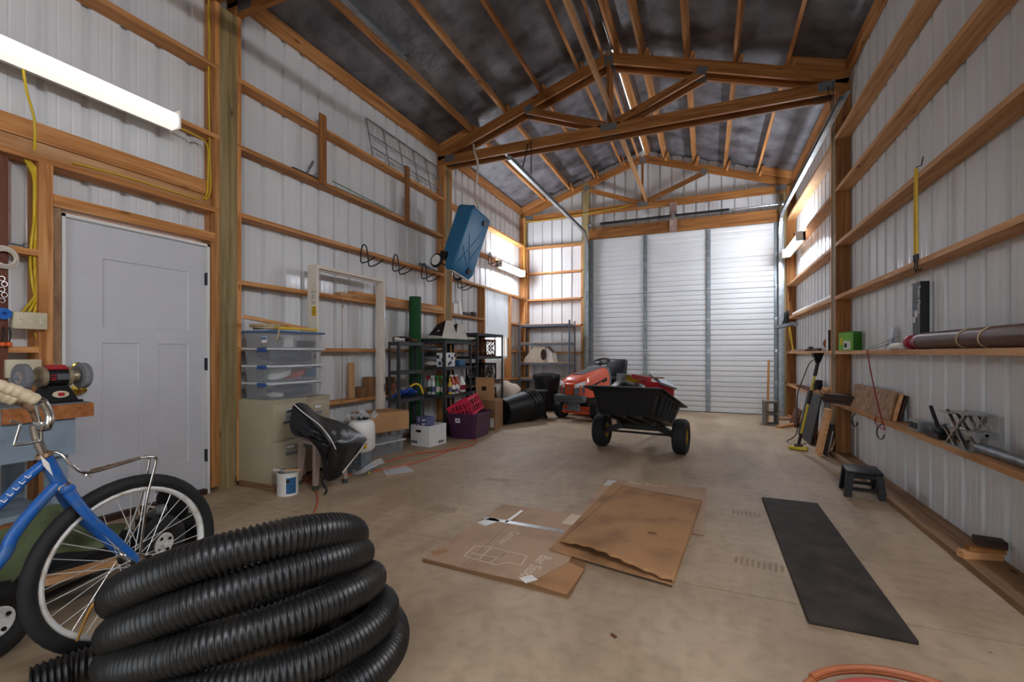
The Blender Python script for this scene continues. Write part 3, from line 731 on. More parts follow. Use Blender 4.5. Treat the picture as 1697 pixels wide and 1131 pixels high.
MB().cyl(bb - V((.08, 0, 0)), bb + V((.08, 0, 0)), .018, 12).bar(bb + V((.08, 0, 0)), bb + V((.08, .1, -.14)), .02, .012).box(bb + V((.13, .1, -.14)), (.09, .07, .02)).build('crank', 'chrome', BK)
d = DIR(bp(0, 835), bp(40, 795)); fq = frame(bp(3, 832, .0165), d, (0, 0, 1))
for k in range(5): MB().prism([(k * .022, -.008), (k * .022 + .012, -.008), (k * .022 + .012, -.005), (k * .022 + .003, -.005), (k * .022 + .003, .008), (k * .022, .008)], .0008, fq).build('worn_letter', 'white_plastic', BK)
MB().prism([(0, 0), (.012, .05), (.006, .09), (-.004, .05)], .001, frame(bp(88, 790, .0215), (0, .6, .3), (0, -.3, .9))).build('decal', 'white_plastic', BK)

# ---- low garden cart behind the bicycle
GC = thing('garden_cart', 'low black garden cart on two white-hubbed pneumatic tires', 'cart', (-2.70, 1.2, 0), math.atan2(1.565 - .84, -2.63 + 2.42) - PI / 2)
def gwheel(y, z=.146):
    c = V((.08, y, z))
    MB().torus(c, .10, .046, (1, 0, 0), 32, 10, 1.0).build('tire', 'rubber', GC, 60)
    h = MB().lathe([(.052, -.03), (.058, .028), (.05, .032), (.03, .018), (.018, .022), (.018, .045), (0, .046)], 20, frame(c, (0, 1, 0), (0, 0, 1))).build('wheel_hub', 'white_plastic', GC, 40)
    for a in range(4):
        q = c + V((.03, .038 * math.cos(a * PI / 2 + .5), .038 * math.sin(a * PI / 2 + .5))); MB().cyl(q - V((.004, 0, 0)), q + V((.003, 0, 0)), .008, 8).build('hub_hole', 'shadow_gap', h)
gwheel(.33); gwheel(-.40)
MB().cyl((.08, -.42, .146), (.08, .35, .146), .012, 8).build('axle', 'black_steel', GC)
MB().b2((-.42, -.34, .15), (.02, .27, .18)).b2((-.42, -.34, .18), (-.40, .27, .24)).b2((.0, -.34, .18), (.02, .27, .22)).b2((-.42, -.34, .18), (.02, -.32, .24)).b2((-.42, .25, .18), (.02, .27, .24)).build('tray', 'dark_board', GC)
for x in (-.36,):
    for y in (-.3, .23): MB().box((x, y, .075), (.04, .03, .15)).build('rest_leg', 'black_steel', GC)
# load on the cart
cl = MB(); 
def tarp(a, b):
    p = CF(-2.30, 1.62, 0) if False else V((-2.98 + .46 * a, .82 + .46 * b, .0))
    z = .31 + .06 * math.sin(a * 5 + b * 3) * math.sin(b * 6 + 1) + .12 * math.exp(-((a - .5) ** 2 + (b - .5) ** 2) * 6)
    return V((p.x + .02 * math.sin(b * 17), p.y + .02 * math.sin(a * 15), z))
cl.grid(tarp, 22, 22); o = cl.build('canvas_tarp', 'green_canvas', None, 70, solid=.006); tag(o, 'crumpled olive green canvas lying on the garden cart', 'tarp')
TJ = thing('trailer_jack', 'black trailer jack with two bright bolts beside the entry door', 'jack', (-3.05, 1.78, 0))
MB().rbox((0, 0, .09), (.34, .16, .18), .015).rbox((.0, .02, .25), (.13, .12, .2), .012).rbox((.0, .02, .355), (.10, .10, .05), .01).build('body', 'black_plastic', TJ, 40)
for z in (.24, .165): MB().cyl((.05, -.055, z), (.05, -.09, z), .03, 16).cyl((.05, -.085, z), (.05, -.105, z), .018, 6).build('bolt', 'galv', TJ, 30)
MB().bar((-.3, 0, .08), (.3, .02, .1), .07, .05).build('arm', 'black_steel', TJ)
o = lum('wooden_lath', FL(70, 965, .262), FL(222, 922, .205), .028, .055, 'fir_pale'); tag(o, 'pale wooden lath lying across the garden cart', 'lath')
GL = thing('trailer_light', 'round trailer light with bare wires by the entry door', 'lamp', (-3.25, 1.95, 0))
MB().lathe([(.045, 0), (.045, .05), (.03, .06), (0, .062)], 16, frame((0, 0, .12), (0, 1, 0), (-.4, 0, 1))).build('lens', 'silver_bag', GL, 40)
MB().lathe([(.02, 0), (.02, .03), (0, .031)], 12, frame((-.05, -.02, .09), (0, 1, 0), (0, 0, 1))).build('bulb', 'red', GL, 40)
MB().box((-.02, 0, .04), (.12, .08, .08)).build('bracket', 'black', GL)
MB().tube(sm([(-.02, -.03, .1), (-.15, -.05, .14), (-.25, -.05, .12), (-.2, -.06, .05), (-.12, -.05, .02)], 6), .006, 6).tube(sm([(-.05, -.03, .1), (-.2, 0, .1), (-.3, -.06, .14), (-.22, -.1, .06)], 6), .006, 6).build('wire', 'cream_paint', GL, 60)

# ---- workbench and grinder
WK = thing('workbench', 'blue-grey painted workbench with a wooden front edge by the entry door', 'workbench', (-3.5, .9, 0))
MB().b2((-.30, -1.6, .875), (.30, .56, .90)).build('top', 'bench_top', WK)
MB().b2((.30, .20, .82), (.325, .562, .895)).build('front_edge', 'bench_wood', WK)
MB().b2((.27, -1.6, .62), (.299, .49, .874)).build('apron', 'bench_blue', WK)
MB().b2((-.25, .455, .62), (.269, .485, .874)).build('apron', 'bench_blue', WK)
for y in (.44, -.3, -1.5):
    for x in (.22, -.25): MB().box((x, y, .31), (.08, .07, .62)).build('leg', 'bench_blue', WK)
MB().b2((-.2, -1.5, .3), (.2, .45, .33)).build('shelf', 'bench_blue', WK)
MB().b2((.21, -1.5, .23), (.25, .4, .30)).build('rail', 'bench_wood', WK)
GR = thing('bench_grinder', 'bench grinder with two grey stones on the workbench', 'grinder', (-3.34, OX(89, 630, -3.34).y, .90), .06); GR.scale = (.92, .74, .92)
ax = frame((0, 0, .155), (0, 0, 1), (1, 0, 0))
def ly(prof, mat, name, n=20):
    return MB().lathe(prof, n, M(((1, 0, 0, 0), (0, 0, 1, 0), (0, -1, 0, .155), (0, 0, 0, 1)))).build(name, mat, GR, 40)
ly([(.0, -.10), (.045, -.10), (.062, -.09), (.062, .09), (.045, .10), (0, .10)], 'grinder_body', 'motor')
ly([(.0638, -.06), (.0638, .06)], 'black', 'nameplate'); MB().box((.03, 0, .2125), (.05, .12, .004), M.Rotation(.5, 3, 'Y')).build('red_band', 'red', GR); MB().box((.0645, .02, .155), (.003, .075, .035)).build('spec_panel', 'mower_gray', GR)
for q in (.165, .15, .138): MB().box((.0645, -.038, q), (.003, .03, .005)).build('red_stripe', 'red', GR)
for s in (-1, 1):
    ly([(.02, s * .10), (.034, s * .12), (.034, s * .145), (.022, s * .15)], 'grinder_body', 'end_bell')
    w_ = ly([(.0, s * .155), (.078, s * .155), (.08, s * .158), (.08, s * .195), (.078, s * .198), (0, s * .198)], 'stone', 'grinding_wheel', 32)
    MB().lathe([(.036, .0), (.036, .002), (0, .0021)], 20, M(((1, 0, 0, 0), (0, 0, s, s * .198), (0, -1, 0, .155), (0, 0, 0, 1)))).build('wheel_label', 'stool_pink', w_, 40)
    MB().lathe([(.022, .002), (.022, .01), (.008, .012), (.008, .022), (0, .022)], 14, M(((1, 0, 0, 0), (0, 0, s, s * .198), (0, -1, 0, .155), (0, 0, 0, 1)))).build('arbor_nut', 'galv', w_, 40)
MB().hexa([(-.07, -.11, 0), (.08, -.11, 0), (.08, .11, 0), (-.07, .11, 0), (-.045, -.06, .1), (.05, -.06, .1), (.05, .06, .1), (-.045, .06, .1)]).rbox((0, 0, .006), (.17, .26, .012), .004).build('base', 'black_plastic', GR)
MB().lathe([(.05, 0), (.05, .004), (0, .0041)], 24, frame((.068, 0, .05), (0, 1, 0), (-.3, 0, 1)) @ M.Diagonal((1, .42, 1, 1))).build('switch_plate', 'ivory', GR)
MB().box((.073, 0, .05), (.01, .035, .02)).build('switch', 'red', GR)
# ---- wall electrics left of the door
yl = []
def cable(name, P, r, label):
    o = MB().tube(sm(P, 6), r, 6).build(name, 'yellow_cable', None, 60); tag(o, label, 'cable'); return o
xw = -3.855
for i, (du, q) in enumerate(((0, 0), (5, 4), (9, 2), (13, 6))):
    P = [OX(40 + du * .4, 262, xw), OX(55 + du * .8, 292, xw), OX(57 + du * .8, 330, xw), OX(56 + du, 370, xw), OX(52 + du * 1.2, 400, xw), OX(50 + du * 1.3 + q * .2, 440, xw), OX(55 + du, 480, xw), OX(57 + du * .8, 492, xw), OX(37 + du * 2.2, 518, xw)]
    cable('wall_cable', P, .008, 'yellow electrical cable dropping down the stud to the switch box, %s strand' % ('outermost', 'second', 'third', 'innermost')[i])
cable('wall_cable', [OX(58, 552, xw), OX(62, 566, xw), OX(60, 580, xw), OX(63, 592, xw), OX(55, 604, xw)], .006, 'yellow electrical cable running below the switch box')
cable('wall_cable', [OX(38, 112, -3.80), OX(44, 150, -3.78), OX(56, 195, -3.77), OX(58, 230, -3.785), OX(57, 249, -3.815)], .007, 'yellow electrical cable hanging from the long strip light')
cable('wall_cable', [OX(284, 206, -3.815), OX(320, 222, -3.81), OX(343, 240, xw), OX(345, 280, xw), OX(343, 320, xw), OX(336, 331, xw)], .006, 'yellow electrical cable from the strip light end to the post')
cable('wall_cable', [OX(347, -60, xw), OX(346, 20, xw), OX(347, 60, xw), OX(346, 130, xw), OX(347, 200, xw), OX(348, 260, xw), OX(349, 315, xw), OX(341, 332, xw)], .006, 'yellow electrical cable running up beside the green entry post')
cable('wall_cable', [OX(120, 270, -3.865), OX(200, 291, -3.868), OX(280, 316, -3.868), OX(330, 331, -3.865)], .005, 'yellow electrical cable lying along the header above the entry door')
SW = thing('switch_box', 'ivory three-gang light switch box fixed to the stud', 'switch', (-3.80, OX(48, 532, -3.8).y, OX(48, 532, -3.8).z))
a = OX(19, 517, -3.78); b = OX(77, 548, -3.78); hy = (b.y - a.y) / 2; hz = (a.z - b.z) / 2
MB().rbox((.0, 0, 0), (.045, 2 * hy, 2 * hz), .006).build('cover', 'ivory', SW, 40)
for k in (-1, 0, 1):
    t_ = MB().box((.024, k * hy * .62, 0), (.004, .016, .03)).build('toggle_slot', 'cream_paint', SW); MB().box((.03, k * hy * .62, .006), (.014, .008, .014)).build('toggle', 'ivory', t_)
a = OX(20, 600, -3.8); o = MB().rbox((-3.80, 1.40, 1.08), (.04, .16, .11), .006).build('outlet_box', 'ivory', None, 40); tag(o, 'ivory outlet box low on the stud behind the grinder', 'outlet')
# things hung on the brown board
m = MB(); c = OX(6, 427, -3.785)
for i in range(6): m.torus(c + V((.004 * i, .003 * math.sin(i * 2), .004 * math.cos(i * 3))), .062 - .004 * i, .005, (1, 0, 0), 28, 6)
o = m.build('cord_coil', 'cream_paint', None, 60); tag(o, 'coil of off-white cord hanging on the brown board', 'cord')
RL = thing('tape_reel', 'blue plastic reel hanging on the brown board', 'reel', OX(6, 520, -3.78))
MB().lathe([(.012, -.01), (.033, -.01), (.033, -.006), (.02, -.005), (.02, .005), (.033, .006), (.033, .01), (.012, .01), (.012, -.01)], 24, frame((0, 0, 0), (0, 1, 0), (.2, 0, 1))).build('spool', 'blue_reel', RL, 40)
for i, (u, v) in enumerate(((5, 571), (15, 571))):
    p = OX(u, v, -3.775); T = thing('ball_bungee', ('black bungee with orange ball hanging right beside the switch box', 'black bungee with orange ball hanging under the blue reel')[1 - i], 'bungee', p)
    MB().blob((0, 0, 0), (.03, .03, .03)).build('ball', 'orange_ball', T, 60)
    MB().tube(sm([(0, 0, .01), (.005, -.008 + .01 * i, .05), (0, .0, .10), (-.005, .01, .06), (0, 0, .01)], 6), .003, 6).build('loop', 'black', T, 60)
m = MB()
for i in range(5): m.torus(OX(3 + (i % 2) * 4, 462 + i * 9, -3.785), .014, .0025, (1, .3, 0), 14, 6)
o = m.build('key_rings', 'chrome', None, 60); tag(o, 'cluster of small metal rings on the brown board', 'rings')
o = MB().b2((-3.955, .5, 1.86), (-3.94, 1.40, 2.36)).build('plywood_sheet', 'ply_red'); tag(o, 'pinkish plywood panel behind the brown board on the wall', 'panel')
o = MB().cyl((-3.86, 1.25, 1.832), (-3.86, 1.43, 1.832), .007, 8).cyl((-3.86, 1.425, 1.832), (-3.86, 1.44, 1.832), .016, 6).build('long_bolt', 'galv_dull', None, 40); tag(o, 'long steel bolt lying on the girt by the cables', 'bolt')
# ================================================================ left wall, middle distance
def cbox(m, x0, x1, y0, y1, z0, z1, t=.004):     # open-topped thin box
    m.b2((x0, y0, z0), (x1, y1, z0 + t)); m.b2((x0, y0, z0 + t), (x0 + t, y1, z1)); m.b2((x1 - t, y0, z0 + t), (x1, y1, z1))
    m.b2((x0 + t, y0, z0 + t), (x1 - t, y0 + t, z1)); m.b2((x0 + t, y1 - t, z0 + t), (x1 - t, y1, z1)); return m
def taper(m, cx, cy, w0, d0, w1, d1, z0, z1, t=.004, n=1):   # tapered open tub, corners rounded by chamfer
    def ring(w_, d_, z, c): return [V((cx + x, cy + y, z)) for x, y in ((-w_ + c, -d_), (w_ - c, -d_), (w_, -d_ + c), (w_, d_ - c), (w_ - c, d_), (-w_ + c, d_), (-w_, d_ - c), (-w_, -d_ + c))]
    c = min(w0, d0) * .18
    A = ring(w0, d0, z0, c); B = ring(w1, d1, z1, c); Ci = ring(w1 - t, d1 - t, z1, c); D = ring(w0 - t, d0 - t, z0 + t, c)
    b = A + B + Ci + D
    f = [tuple(range(8))[::-1], tuple(range(24, 32))]
    for q in range(3):
        for i in range(8): f.append((q * 8 + i, q * 8 + (i + 1) % 8, q * 8 + 8 + (i + 1) % 8, q * 8 + 8 + i))
    return m.add(b, f)
# ---- file cabinets on wooden blocks
def cabinet(label, x1, y0, y1, z0, z1, recess=0):
    T = thing('file_cabinet', label, 'cabinet', ((x1 - .19), (y0 + y1) / 2, z0)); h = z1 - z0; w_ = (y1 - y0) / 2
    bk_ = -3.815 - (x1 - .19); MB().b2((bk_, -w_, 0), (.19, w_, h)).build('body', 'beige_metal', T)
    for a, b in ((.10, h / 2 - .005), (h / 2 + .005, h - .04)):
        d_ = MB().rbox((.194, 0, (a + b) / 2), (.016, 2 * w_ - .03, b - a), .003).build('drawer', 'beige_metal', T, 40)
        MB().b2((.202, -.05, b - .13), (.212, .05, b - .10)).b2((.202, -.045, b - .075), (.206, .045, b - .04)).build('label_pull', 'galv_dull', d_)
        MB().b2((.2021, -.04, b - .07), (.207, .04, b - .045)).build('label_card', 'white_card', d_)
    MB().b2((bk_, -w_ - .003, h - .02), (.196, w_ + .003, h + .002)).build('top_rim', 'beige_metal', T)
    return T
cabinet('beige two-drawer file cabinet under the stack of clear totes', -3.41, 2.80, 3.165, .05, .765)
cabinet('beige two-drawer file cabinet behind the black vinyl bag', -3.47, 3.18, 3.515, .05, .755)
for i, (y, l) in enumerate(((2.815, 'brown wooden block under the front corner of the tote cabinet'), (3.13, 'brown wooden block between the two file cabinets'), (3.52, 'brown wooden block under the cabinet behind the bag'))):
    o = lum('wooden_block', (-3.80, y, .0245), (-3.36, y, .0245), .049, .09 if i else .05, 'redwood' if i else 'old_plank'); tag(o, l, 'block')
# ---- clear storage totes
TY = (2.80, 3.40); TX = (-3.80, -3.40)
lv = [.767, .918, 1.069, 1.220, 1.371]
lab = ['clear tote with dark clothes, lowest in the stack', 'clear tote holding white and orange coiled cords', 'clear tote holding a navy pad, under the blue-lidded tote', 'clear tote with a blue lid, topmost in the stack']
for i in range(4):
    z0, z1 = lv[i], lv[i + 1] - .002
    T = thing('storage_tote', lab[i], 'tote', ((TX[0] + TX[1]) / 2, (TY[0] + TY[1]) / 2, z0)); hx = .195; hy = .295; h = z1 - z0
    taper(MB(), 0, 0, hx - .02, hy - .02, hx - .005, hy - .005, .001, h - .012).build('tub', 'clear_tote', T, 30)
    MB().rbox((0, 0, h - .009), (2 * hx, 2 * hy, .018), .005).build('lid', 'blue_lid' if i == 3 else 'clear_lid', T, 30)
    if i < 3:
        for s in (-1, 1): MB().rbox((.07, s * (hy + .004), h - .018), (.11, .014, .034), .006).build('latch', 'blue_latch', T, 40)
    if i == 3:
        MB().box((.09, -hy + .006, h * .45), (.06, .004, .05)).build('sticker', 'white_card', T); MB().box((.09, -hy + .0035, h * .52), (.058, .002, .018)).build('sticker_print', 'label_blue', T)
# contents
def pad(c, d, mat, name, label, cat, n=5):
    m = MB(); m.blob(c, d, 16, 10, lambda p: 1 + .12 * math.sin(5 * p.x + 3 * p.y) * math.cos(4 * p.z)); o = m.build(name, mat, None, 60); tag(o, label, cat); return o
cx, cy = -3.6, 3.10
pad((cx + .01, cy + .03, 1.14), (.345, .50, .13), 'navy', 'folded_pad', 'navy pad folded inside a clear tote', 'pad')
pad((cx + .01, cy + .06, .833), (.34, .42, .115), 'navy', 'folded_clothes', 'dark navy clothes in the lowest clear tote', 'clothes')
pad((cx + .06, cy - .15, .80), (.16, .12, .05), 'offwhite_cloth', 'paper_scrap', 'white scraps in the lowest clear tote', 'paper')
for (mt, yo, nm, l) in (('white_plastic', -.07, 'coiled_cord', 'coiled white extension cord inside a clear tote'), ('orange_cord', .10, 'coiled_cord', 'coiled orange extension cord inside a clear tote')):
    m = MB()
    for i in range(6): m.tube(sm([(cx + .10 * math.cos(a) + .003 * i, cy + yo + .085 * math.sin(a), .945 + .008 * i + .025 * math.sin(a) + .02) for a in [2 * PI * k / 10 for k in range(11)]], 3), .006, 6)
    o = m.build(nm, mt, None, 60); tag(o, l, 'cord')
o = MB().rbox((cx, cy + .235, .985), (.2, .05, .08), .008, Rz(.2)).build('blue_carton', 'label_blue', None, 40); tag(o, 'small blue carton inside the cord tote', 'carton')
o = MB().lathe([(.03, 0), (.055, 0), (.055, .005), (.045, .008), (.045, .08), (.055, .083), (.055, .088), (.03, .088)], 18, M.Translation((cx + .04, cy + .0, 1.226))).build('tape_spool', 'white_plastic', None, 40); tag(o, 'white spool inside the blue-lidded tote', 'spool')
o = MB().rbox((cx + .05, cy + .19, 1.26), (.07, .16, .06), .01).cyl((cx + .05, cy + .26, 1.27), (cx + .05, cy + .30, 1.27), .012, 8).build('hand_tool', 'black_plastic', None, 40); tag(o, 'black hand tool inside the blue-lidded tote', 'tool')
# on top of the stack
m = MB(); zt = 1.383
rp = []
for i in range(70):
    a = i * .93; rp.append((cx - .02 + (.15 + .02 * math.sin(i * 1.7)) * math.sin(a) * .9, cy - .16 + (.13 + .03 * math.sin(i)) * math.cos(a), zt + .01 + .03 * (i / 70) + .006 * math.sin(i * 2.3)))
rp += [(cx + .19, cy - .22, zt + .03), (cx + .212, cy - .25, zt - .04), (cx + .212, cy - .27, zt - .1)]
o = MB().tube(sm(rp, 4), .006, 6).build('tan_rope', 'tan_rope', None, 60); tag(o, 'tangled tan rope heaped on the blue tote lid', 'rope')
o = MB().rbox((0, 0, 0), (.05, .46, .022), .003, Rz(0)).build('spirit_level', 'yellow', None, 40); o.location = (-3.49, 3.13, zt + .012); tag(o, 'yellow level lying on the blue tote lid', 'level')
o = lum('wooden_stake', OX(404, 525, -3.62), OX(505, 545, -3.62) + V((0, .05, -.005)), .03, .04, 'fir_pale'); tag(o, 'pale wooden stake resting on the rope heap', 'stake')
# ---- paint can
pc = FL(477, 819); T = thing('paint_can', 'open white paint can with a blue label beside the stool', 'paint can', pc)
R_ = .083; hh = .185
MB().lathe([(R_ * .98, 0), (R_, .006), (R_, hh - .006), (R_ * 1.03, hh), (R_ * .93, hh), (R_ * .93, .02), (0, .02)], 28).build('can', 'white_plastic', T, 40)
m = MB(); a0 = math.atan2(-pc.y, -pc.x)
n = 10; m.add([V((R_ * 1.006 * math.cos(a0 - .15 + .95 * k / n), R_ * 1.006 * math.sin(a0 - .15 + .95 * k / n), z)) for k in range(n + 1) for z in (.02, .15)], [(2 * k, 2 * k + 2, 2 * k + 3, 2 * k + 1) for k in range(n)]); m.build('label_panel', 'label_blue', T, 60)
d_ = V((math.cos(a0), math.sin(a0), 0)); m = MB().lathe([(.0, 0), (.014, 0), (.014, .006), (0, .006)], 14, frame(d_ * R_ * 1.0 + V((0, 0, .125)), (-d_.y, d_.x, 0), (0, 0, 1))).build('handle_ear', 'black', T, 40)
MB().tube(sm([d_ * (R_ + .004) + V((0, 0, .12)), V((-d_.y, d_.x, 0)) * -.085 + d_ * .03 + V((0, 0, .08)), V((-d_.y, d_.x, 0)) * -.088 + V((0, 0, .11))], 6), .002, 6).build('bail', 'galv', T, 50)
MB().lathe([(R_ * .92, .15), (0, .152)], 24).build('paint', 'shadow_gap', T)
bx = thing('paint_brush', 'paint brush lying across the open paint can', 'brush', pc + V((0, 0, hh + .006)))
s_ = V((d_.y, -d_.x, 0))
MB().bar(s_ * -.10 + V((0, 0, .0)), s_ * .02 + V((0, 0, .012)), .012, .022).build('handle', 'fir_pale', bx); MB().bar(s_ * .02 + V((0, 0, .012)), s_ * .06 + V((0, 0, .018)), .014, .045).build('ferrule', 'galv', bx); MB().bar(s_ * .06 + V((0, 0, .018)), s_ * .11 + V((0, 0, .026)), .012, .045).build('bristles', 'offwhite_cloth', bx)
# ---- plastic stool
SC = V((-3.18, 3.13, 0)); ST = thing('plastic_stool', 'pinkish grey plastic stool with dark green inner legs', 'stool', SC, -.25)
zs = .39
MB().rbox((0, 0, zs), (.285, .285, .03), .014).build('seat', 'stool_pink', ST, 40)
MB().b2((-.12, -.12, zs - .05), (.12, .12, zs - .016)).build('skirt', 'stool_green', ST)
for sx_ in (-1, 1):
    for sy in (-1, 1):
        a = V((sx_ * .115, sy * .115, zs - .012)); b = V((sx_ * .14, sy * .14, 0))
        L_ = MB(); L_.hexa([b + V(q) for q in ((-.018, -.018, .04), (.018, -.018, .04), (.018, .018, .04), (-.018, .018, .04))] + [a + V(q) for q in ((-.024, -.024, 0), (.024, -.024, 0), (.024, .024, 0), (-.024, .024, 0))])
        l_ = L_.build('leg', 'stool_pink' if (sx_, sy) != (-1, -1) else 'stool_pink', ST)
        MB().box(b + V((0, 0, .02)), (.038, .038, .04)).build('foot', 'stool_green', l_)
# ---- black vinyl bag draped over the stool
def BG(u, v, x): return OX(u, v, x)
BA = thing('vinyl_bag', 'large black vinyl bag with white piping draped over the stool', 'bag', SC + V((.1, .05, .47)))
b0 = BA.location
# outline in the picture, thickness built as a puffy volume
out = [(488, 670, -3.22), (508, 670, -3.26), (528, 688, -3.22), (560, 698, -3.14), (585, 710, -3.04), (609, 730, -2.92), (594, 750, -2.88), (578, 770, -2.86), (564, 790, -2.86), (545, 798, -2.90), (536, 790, -2.92), (534, 770, -2.91), (528, 748, -2.92), (510, 728, -3.00), (488, 722, -3.10), (480, 708, -3.18), (482, 688, -3.21)]
P3 = sm([OX(*q) for q in out], 3, True); cen = OX(548, 736, -2.82); N_ = len(P3)
m = MB(); vs = []; rings = 12
bk = V((-.16, .10, .02))
for r_ in range(rings + 1):
    t = r_ / rings
    for i, p in enumerate(P3):
        q = p.lerp(cen, t); bulge = math.sin(t * PI / 2) * .05 + .020 * math.sin(i * .62 + t * 7) * math.sin(t * PI) ** .6 + .010 * math.sin(i * 1.7 - t * 11) * math.sin(t * PI)
        vs.append(q + V((.6, -.7, .2)) * bulge - b0)
for r_ in range(1, rings + 1):
    t = r_ / rings
    for i, p in enumerate(P3):
        q = p.lerp(cen, t); vs.append(q + bk * min(1, t * 2.2) * .9 - b0)
fs = []
for r_ in range(rings):
    for i in range(N_):
        j = (i + 1) % N_; fs.append((r_ * N_ + i, r_ * N_ + j, (r_ + 1) * N_ + j, (r_ + 1) * N_ + i))
o_ = (rings + 1) * N_
for i in range(N_):
    j = (i + 1) % N_; fs.append((i, o_ + i, o_ + j, j))
for r_ in range(rings - 1):
    for i in range(N_):
        j = (i + 1) % N_; fs.append((o_ + r_ * N_ + i, o_ + (r_ + 1) * N_ + i, o_ + (r_ + 1) * N_ + j, o_ + r_ * N_ + j))
m.add(vs, fs).build('shell', 'vinyl', BA, 75)
off = V((.6, -.7, .2)) * .055
MB().tube(sm([OX(488, 671, -3.20) - b0 + off * .2, OX(505, 686, -3.08) - b0 + off * .4, OX(530, 705, -2.95) - b0 + off * .6, OX(548, 727, -2.84) - b0 + off * .9, OX(557, 745, -2.82) - b0 + off * .8], 6), .004, 6).build('piping', 'white_plastic', BA, 60)
MB().tube(sm([OX(608, 731, -2.91) - b0, OX(594, 751, -2.87) - b0 + off * .2, OX(577, 772, -2.85) - b0 + off * .2, OX(568, 784, -2.85) - b0 + off * .2], 5), .006, 6).build('hem', 'cream_paint', BA, 60)
MB().tube(sm([OX(537, 790, -2.92) - b0, OX(534, 800, -2.93) - b0, FL(541, 812, .05) - b0, FL(538, 820, .012) - b0], 5), .010, 6).build('strap', 'black', BA, 60)
for (u, v) in ((476, 683), (470, 702)): MB().bar(OX(u, v, -3.36) - b0, OX(u + 16, v - 5, -3.31) - b0, .022, .008).build('tie', 'dark_board', BA)
# ---- white pump sprayer tank with hose
SP = thing('sprayer_pump', 'white plastic paint sprayer tank with a coiled clear hose behind the bag', 'sprayer', (-3.16, 3.62, 0))
MB().lathe([(0, .20), (.10, .20), (.13, .24), (.13, .46), (.11, .50), (.05, .52), (0, .52)], 20).build('tank', 'white_plastic', SP, 40)
MB().lathe([(.07, .515), (.07, .535), (.03, .545), (0, .545)], 16).build('lid', 'black_plastic', SP, 40)
MB().box((0, 0, .13), (.14, .12, .14)).cyl((.05, -.05, .05), (.05, -.05, .2), .02, 10).cyl((-.05, -.06, .02), (.1, -.06, .02), .02, 10).build('pump', 'galv_dull', SP, 40)
MB().box((.03, -.05, .035), (.2, .16, .06)).build('base', 'galv_dull', SP)
m = MB()
for i in range(3): m.tube(sm([(.12 + (.17 - .015 * i) * math.cos(a), -.05 + .12 * math.sin(a), .012 + .014 * i + .11 * max(0, math.cos(a))) for a in [2 * PI * k / 14 for k in range(15)]], 4), .006, 6)
m.build('hose', 'clear_lid', SP, 60)
MB().cyl((.19, -.13, .03), (.22, -.15, .04), .012, 10).build('fitting', 'brass', SP, 40)
MB().box((.10, -.06, .27), (.03, .05, .05)).build('warning_tag', 'yellow', SP)
o = MB().grid(lambda a, b: V((-3.30 + .26 * a, 3.52 + .22 * b, .552 + .03 * math.sin(a * 9) * math.sin(b * 8) + .02 * math.sin(a * 20 + b * 5))), 14, 14).build('plastic_film', 'clear_film', None, 60, solid=.002); tag(o, 'crumpled clear film lying on the sprayer tank', 'film')
# ---- white door frame leaning on the wall
DF = thing('door_frame', 'white spare door frame standing against the girts', 'door frame', (-3.735, 4.09, 0))
def jamb(y, s):
    m = MB().b2((-.06, y - .018, .0), (.06, y + .018, 2.045)).b2((-.015, y + s * .018, .0), (.02, y + s * .033, 2.03))
    for x in (-.04, -.02, .03): m.b2((x - .003, y - .0195, .02), (x + .003, y - .018, 2.03))
    return m.build('jamb', 'cream_paint', DF)
jamb(-.53, 1); jamb(.53, -1)
MB().b2((-.06, -.548, 2.045), (.06, .548, 2.08)).b2((-.015, -.51, 2.03), (.02, .51, 2.045)).build('head', 'cream_paint', DF)
MB().box((.03, -.549, 1.60), (.06, .003, .10)).build('warning_label', 'yellow', DF);
for z, w_ in ((1.80, .06), (1.77, .02), (1.755, .035), (1.735, .06), (1.70, .05), (1.685, .055)): MB().box((.02, -.5487, z), (w_, .001, .006)).build('stamped_print', 'plate', DF)
for z, w_ in ((1.635, .04), (1.61, .03), (1.59, .035), (1.57, .02)): MB().box((.03, -.5508, z), (w_, .001, .007)).build('label_print', 'walnut', DF)
for z in (1.02, 1.14): MB().box((.045, -.551, z), (.03, .006, .05)).build('hinge', 'black_steel', DF)
for z in (.75, 1.65): MB().box((.062, .53, z), (.006, .03, .09)).build('strike_plate', 'galv', DF)
# ---- spare lumber on the fourth girt
for i, (a, b, xx, dz, mt, l) in enumerate(((4.02, 6.26, -3.858, 0, 'fir_pale', 'pale board on the left girt, lowest of the pair behind the green roll'), (4.25, 6.22, -3.87, .04, 'fir', 'pale board on the left girt, upper of the pair behind the green roll'))):
    o = lum('spare_board', (xx, a, 1.822 + .02 + dz), (xx, b, 1.822 + .02 + dz), .038, .10, mt); tag(o, l, 'board')
o = MB().tube(sm([OX(567, 490, -3.815), OX(569, 505, -3.805), OX(567, 512, -3.81)], 4), .005, 6).tube([OX(567, 505, -3.81), OX(567, 672, -3.81)], .004, 6).build('long_rod', 'rust_chrome', None, 60); tag(o, 'thin rusty rod with a hooked top hanging from the girt', 'rod')
o = lum('short_plank', (-3.85, OX(582, 640, -3.85).y, .64), (-3.85, OX(582, 640, -3.85).y, 1.06), .085, .025, 'fir_pale', up=(0, 1, 0)); tag(o, 'short knotty plank standing on the low girt', 'plank')
for (u, l, d3) in ((600, 'small brown carton beside the short knotty plank', (.10, .10, .13)), (612, 'larger brown carton behind the white door frame', (.11, .12, .24))):
    p = OX(u, 650, -3.88); o = MB().rbox((-3.885, p.y, .633 + d3[2] / 2 + .001), (d3[0], d3[1], d3[2]), .003).build('small_carton', 'card_dark', None, 40); tag(o, l, 'carton')
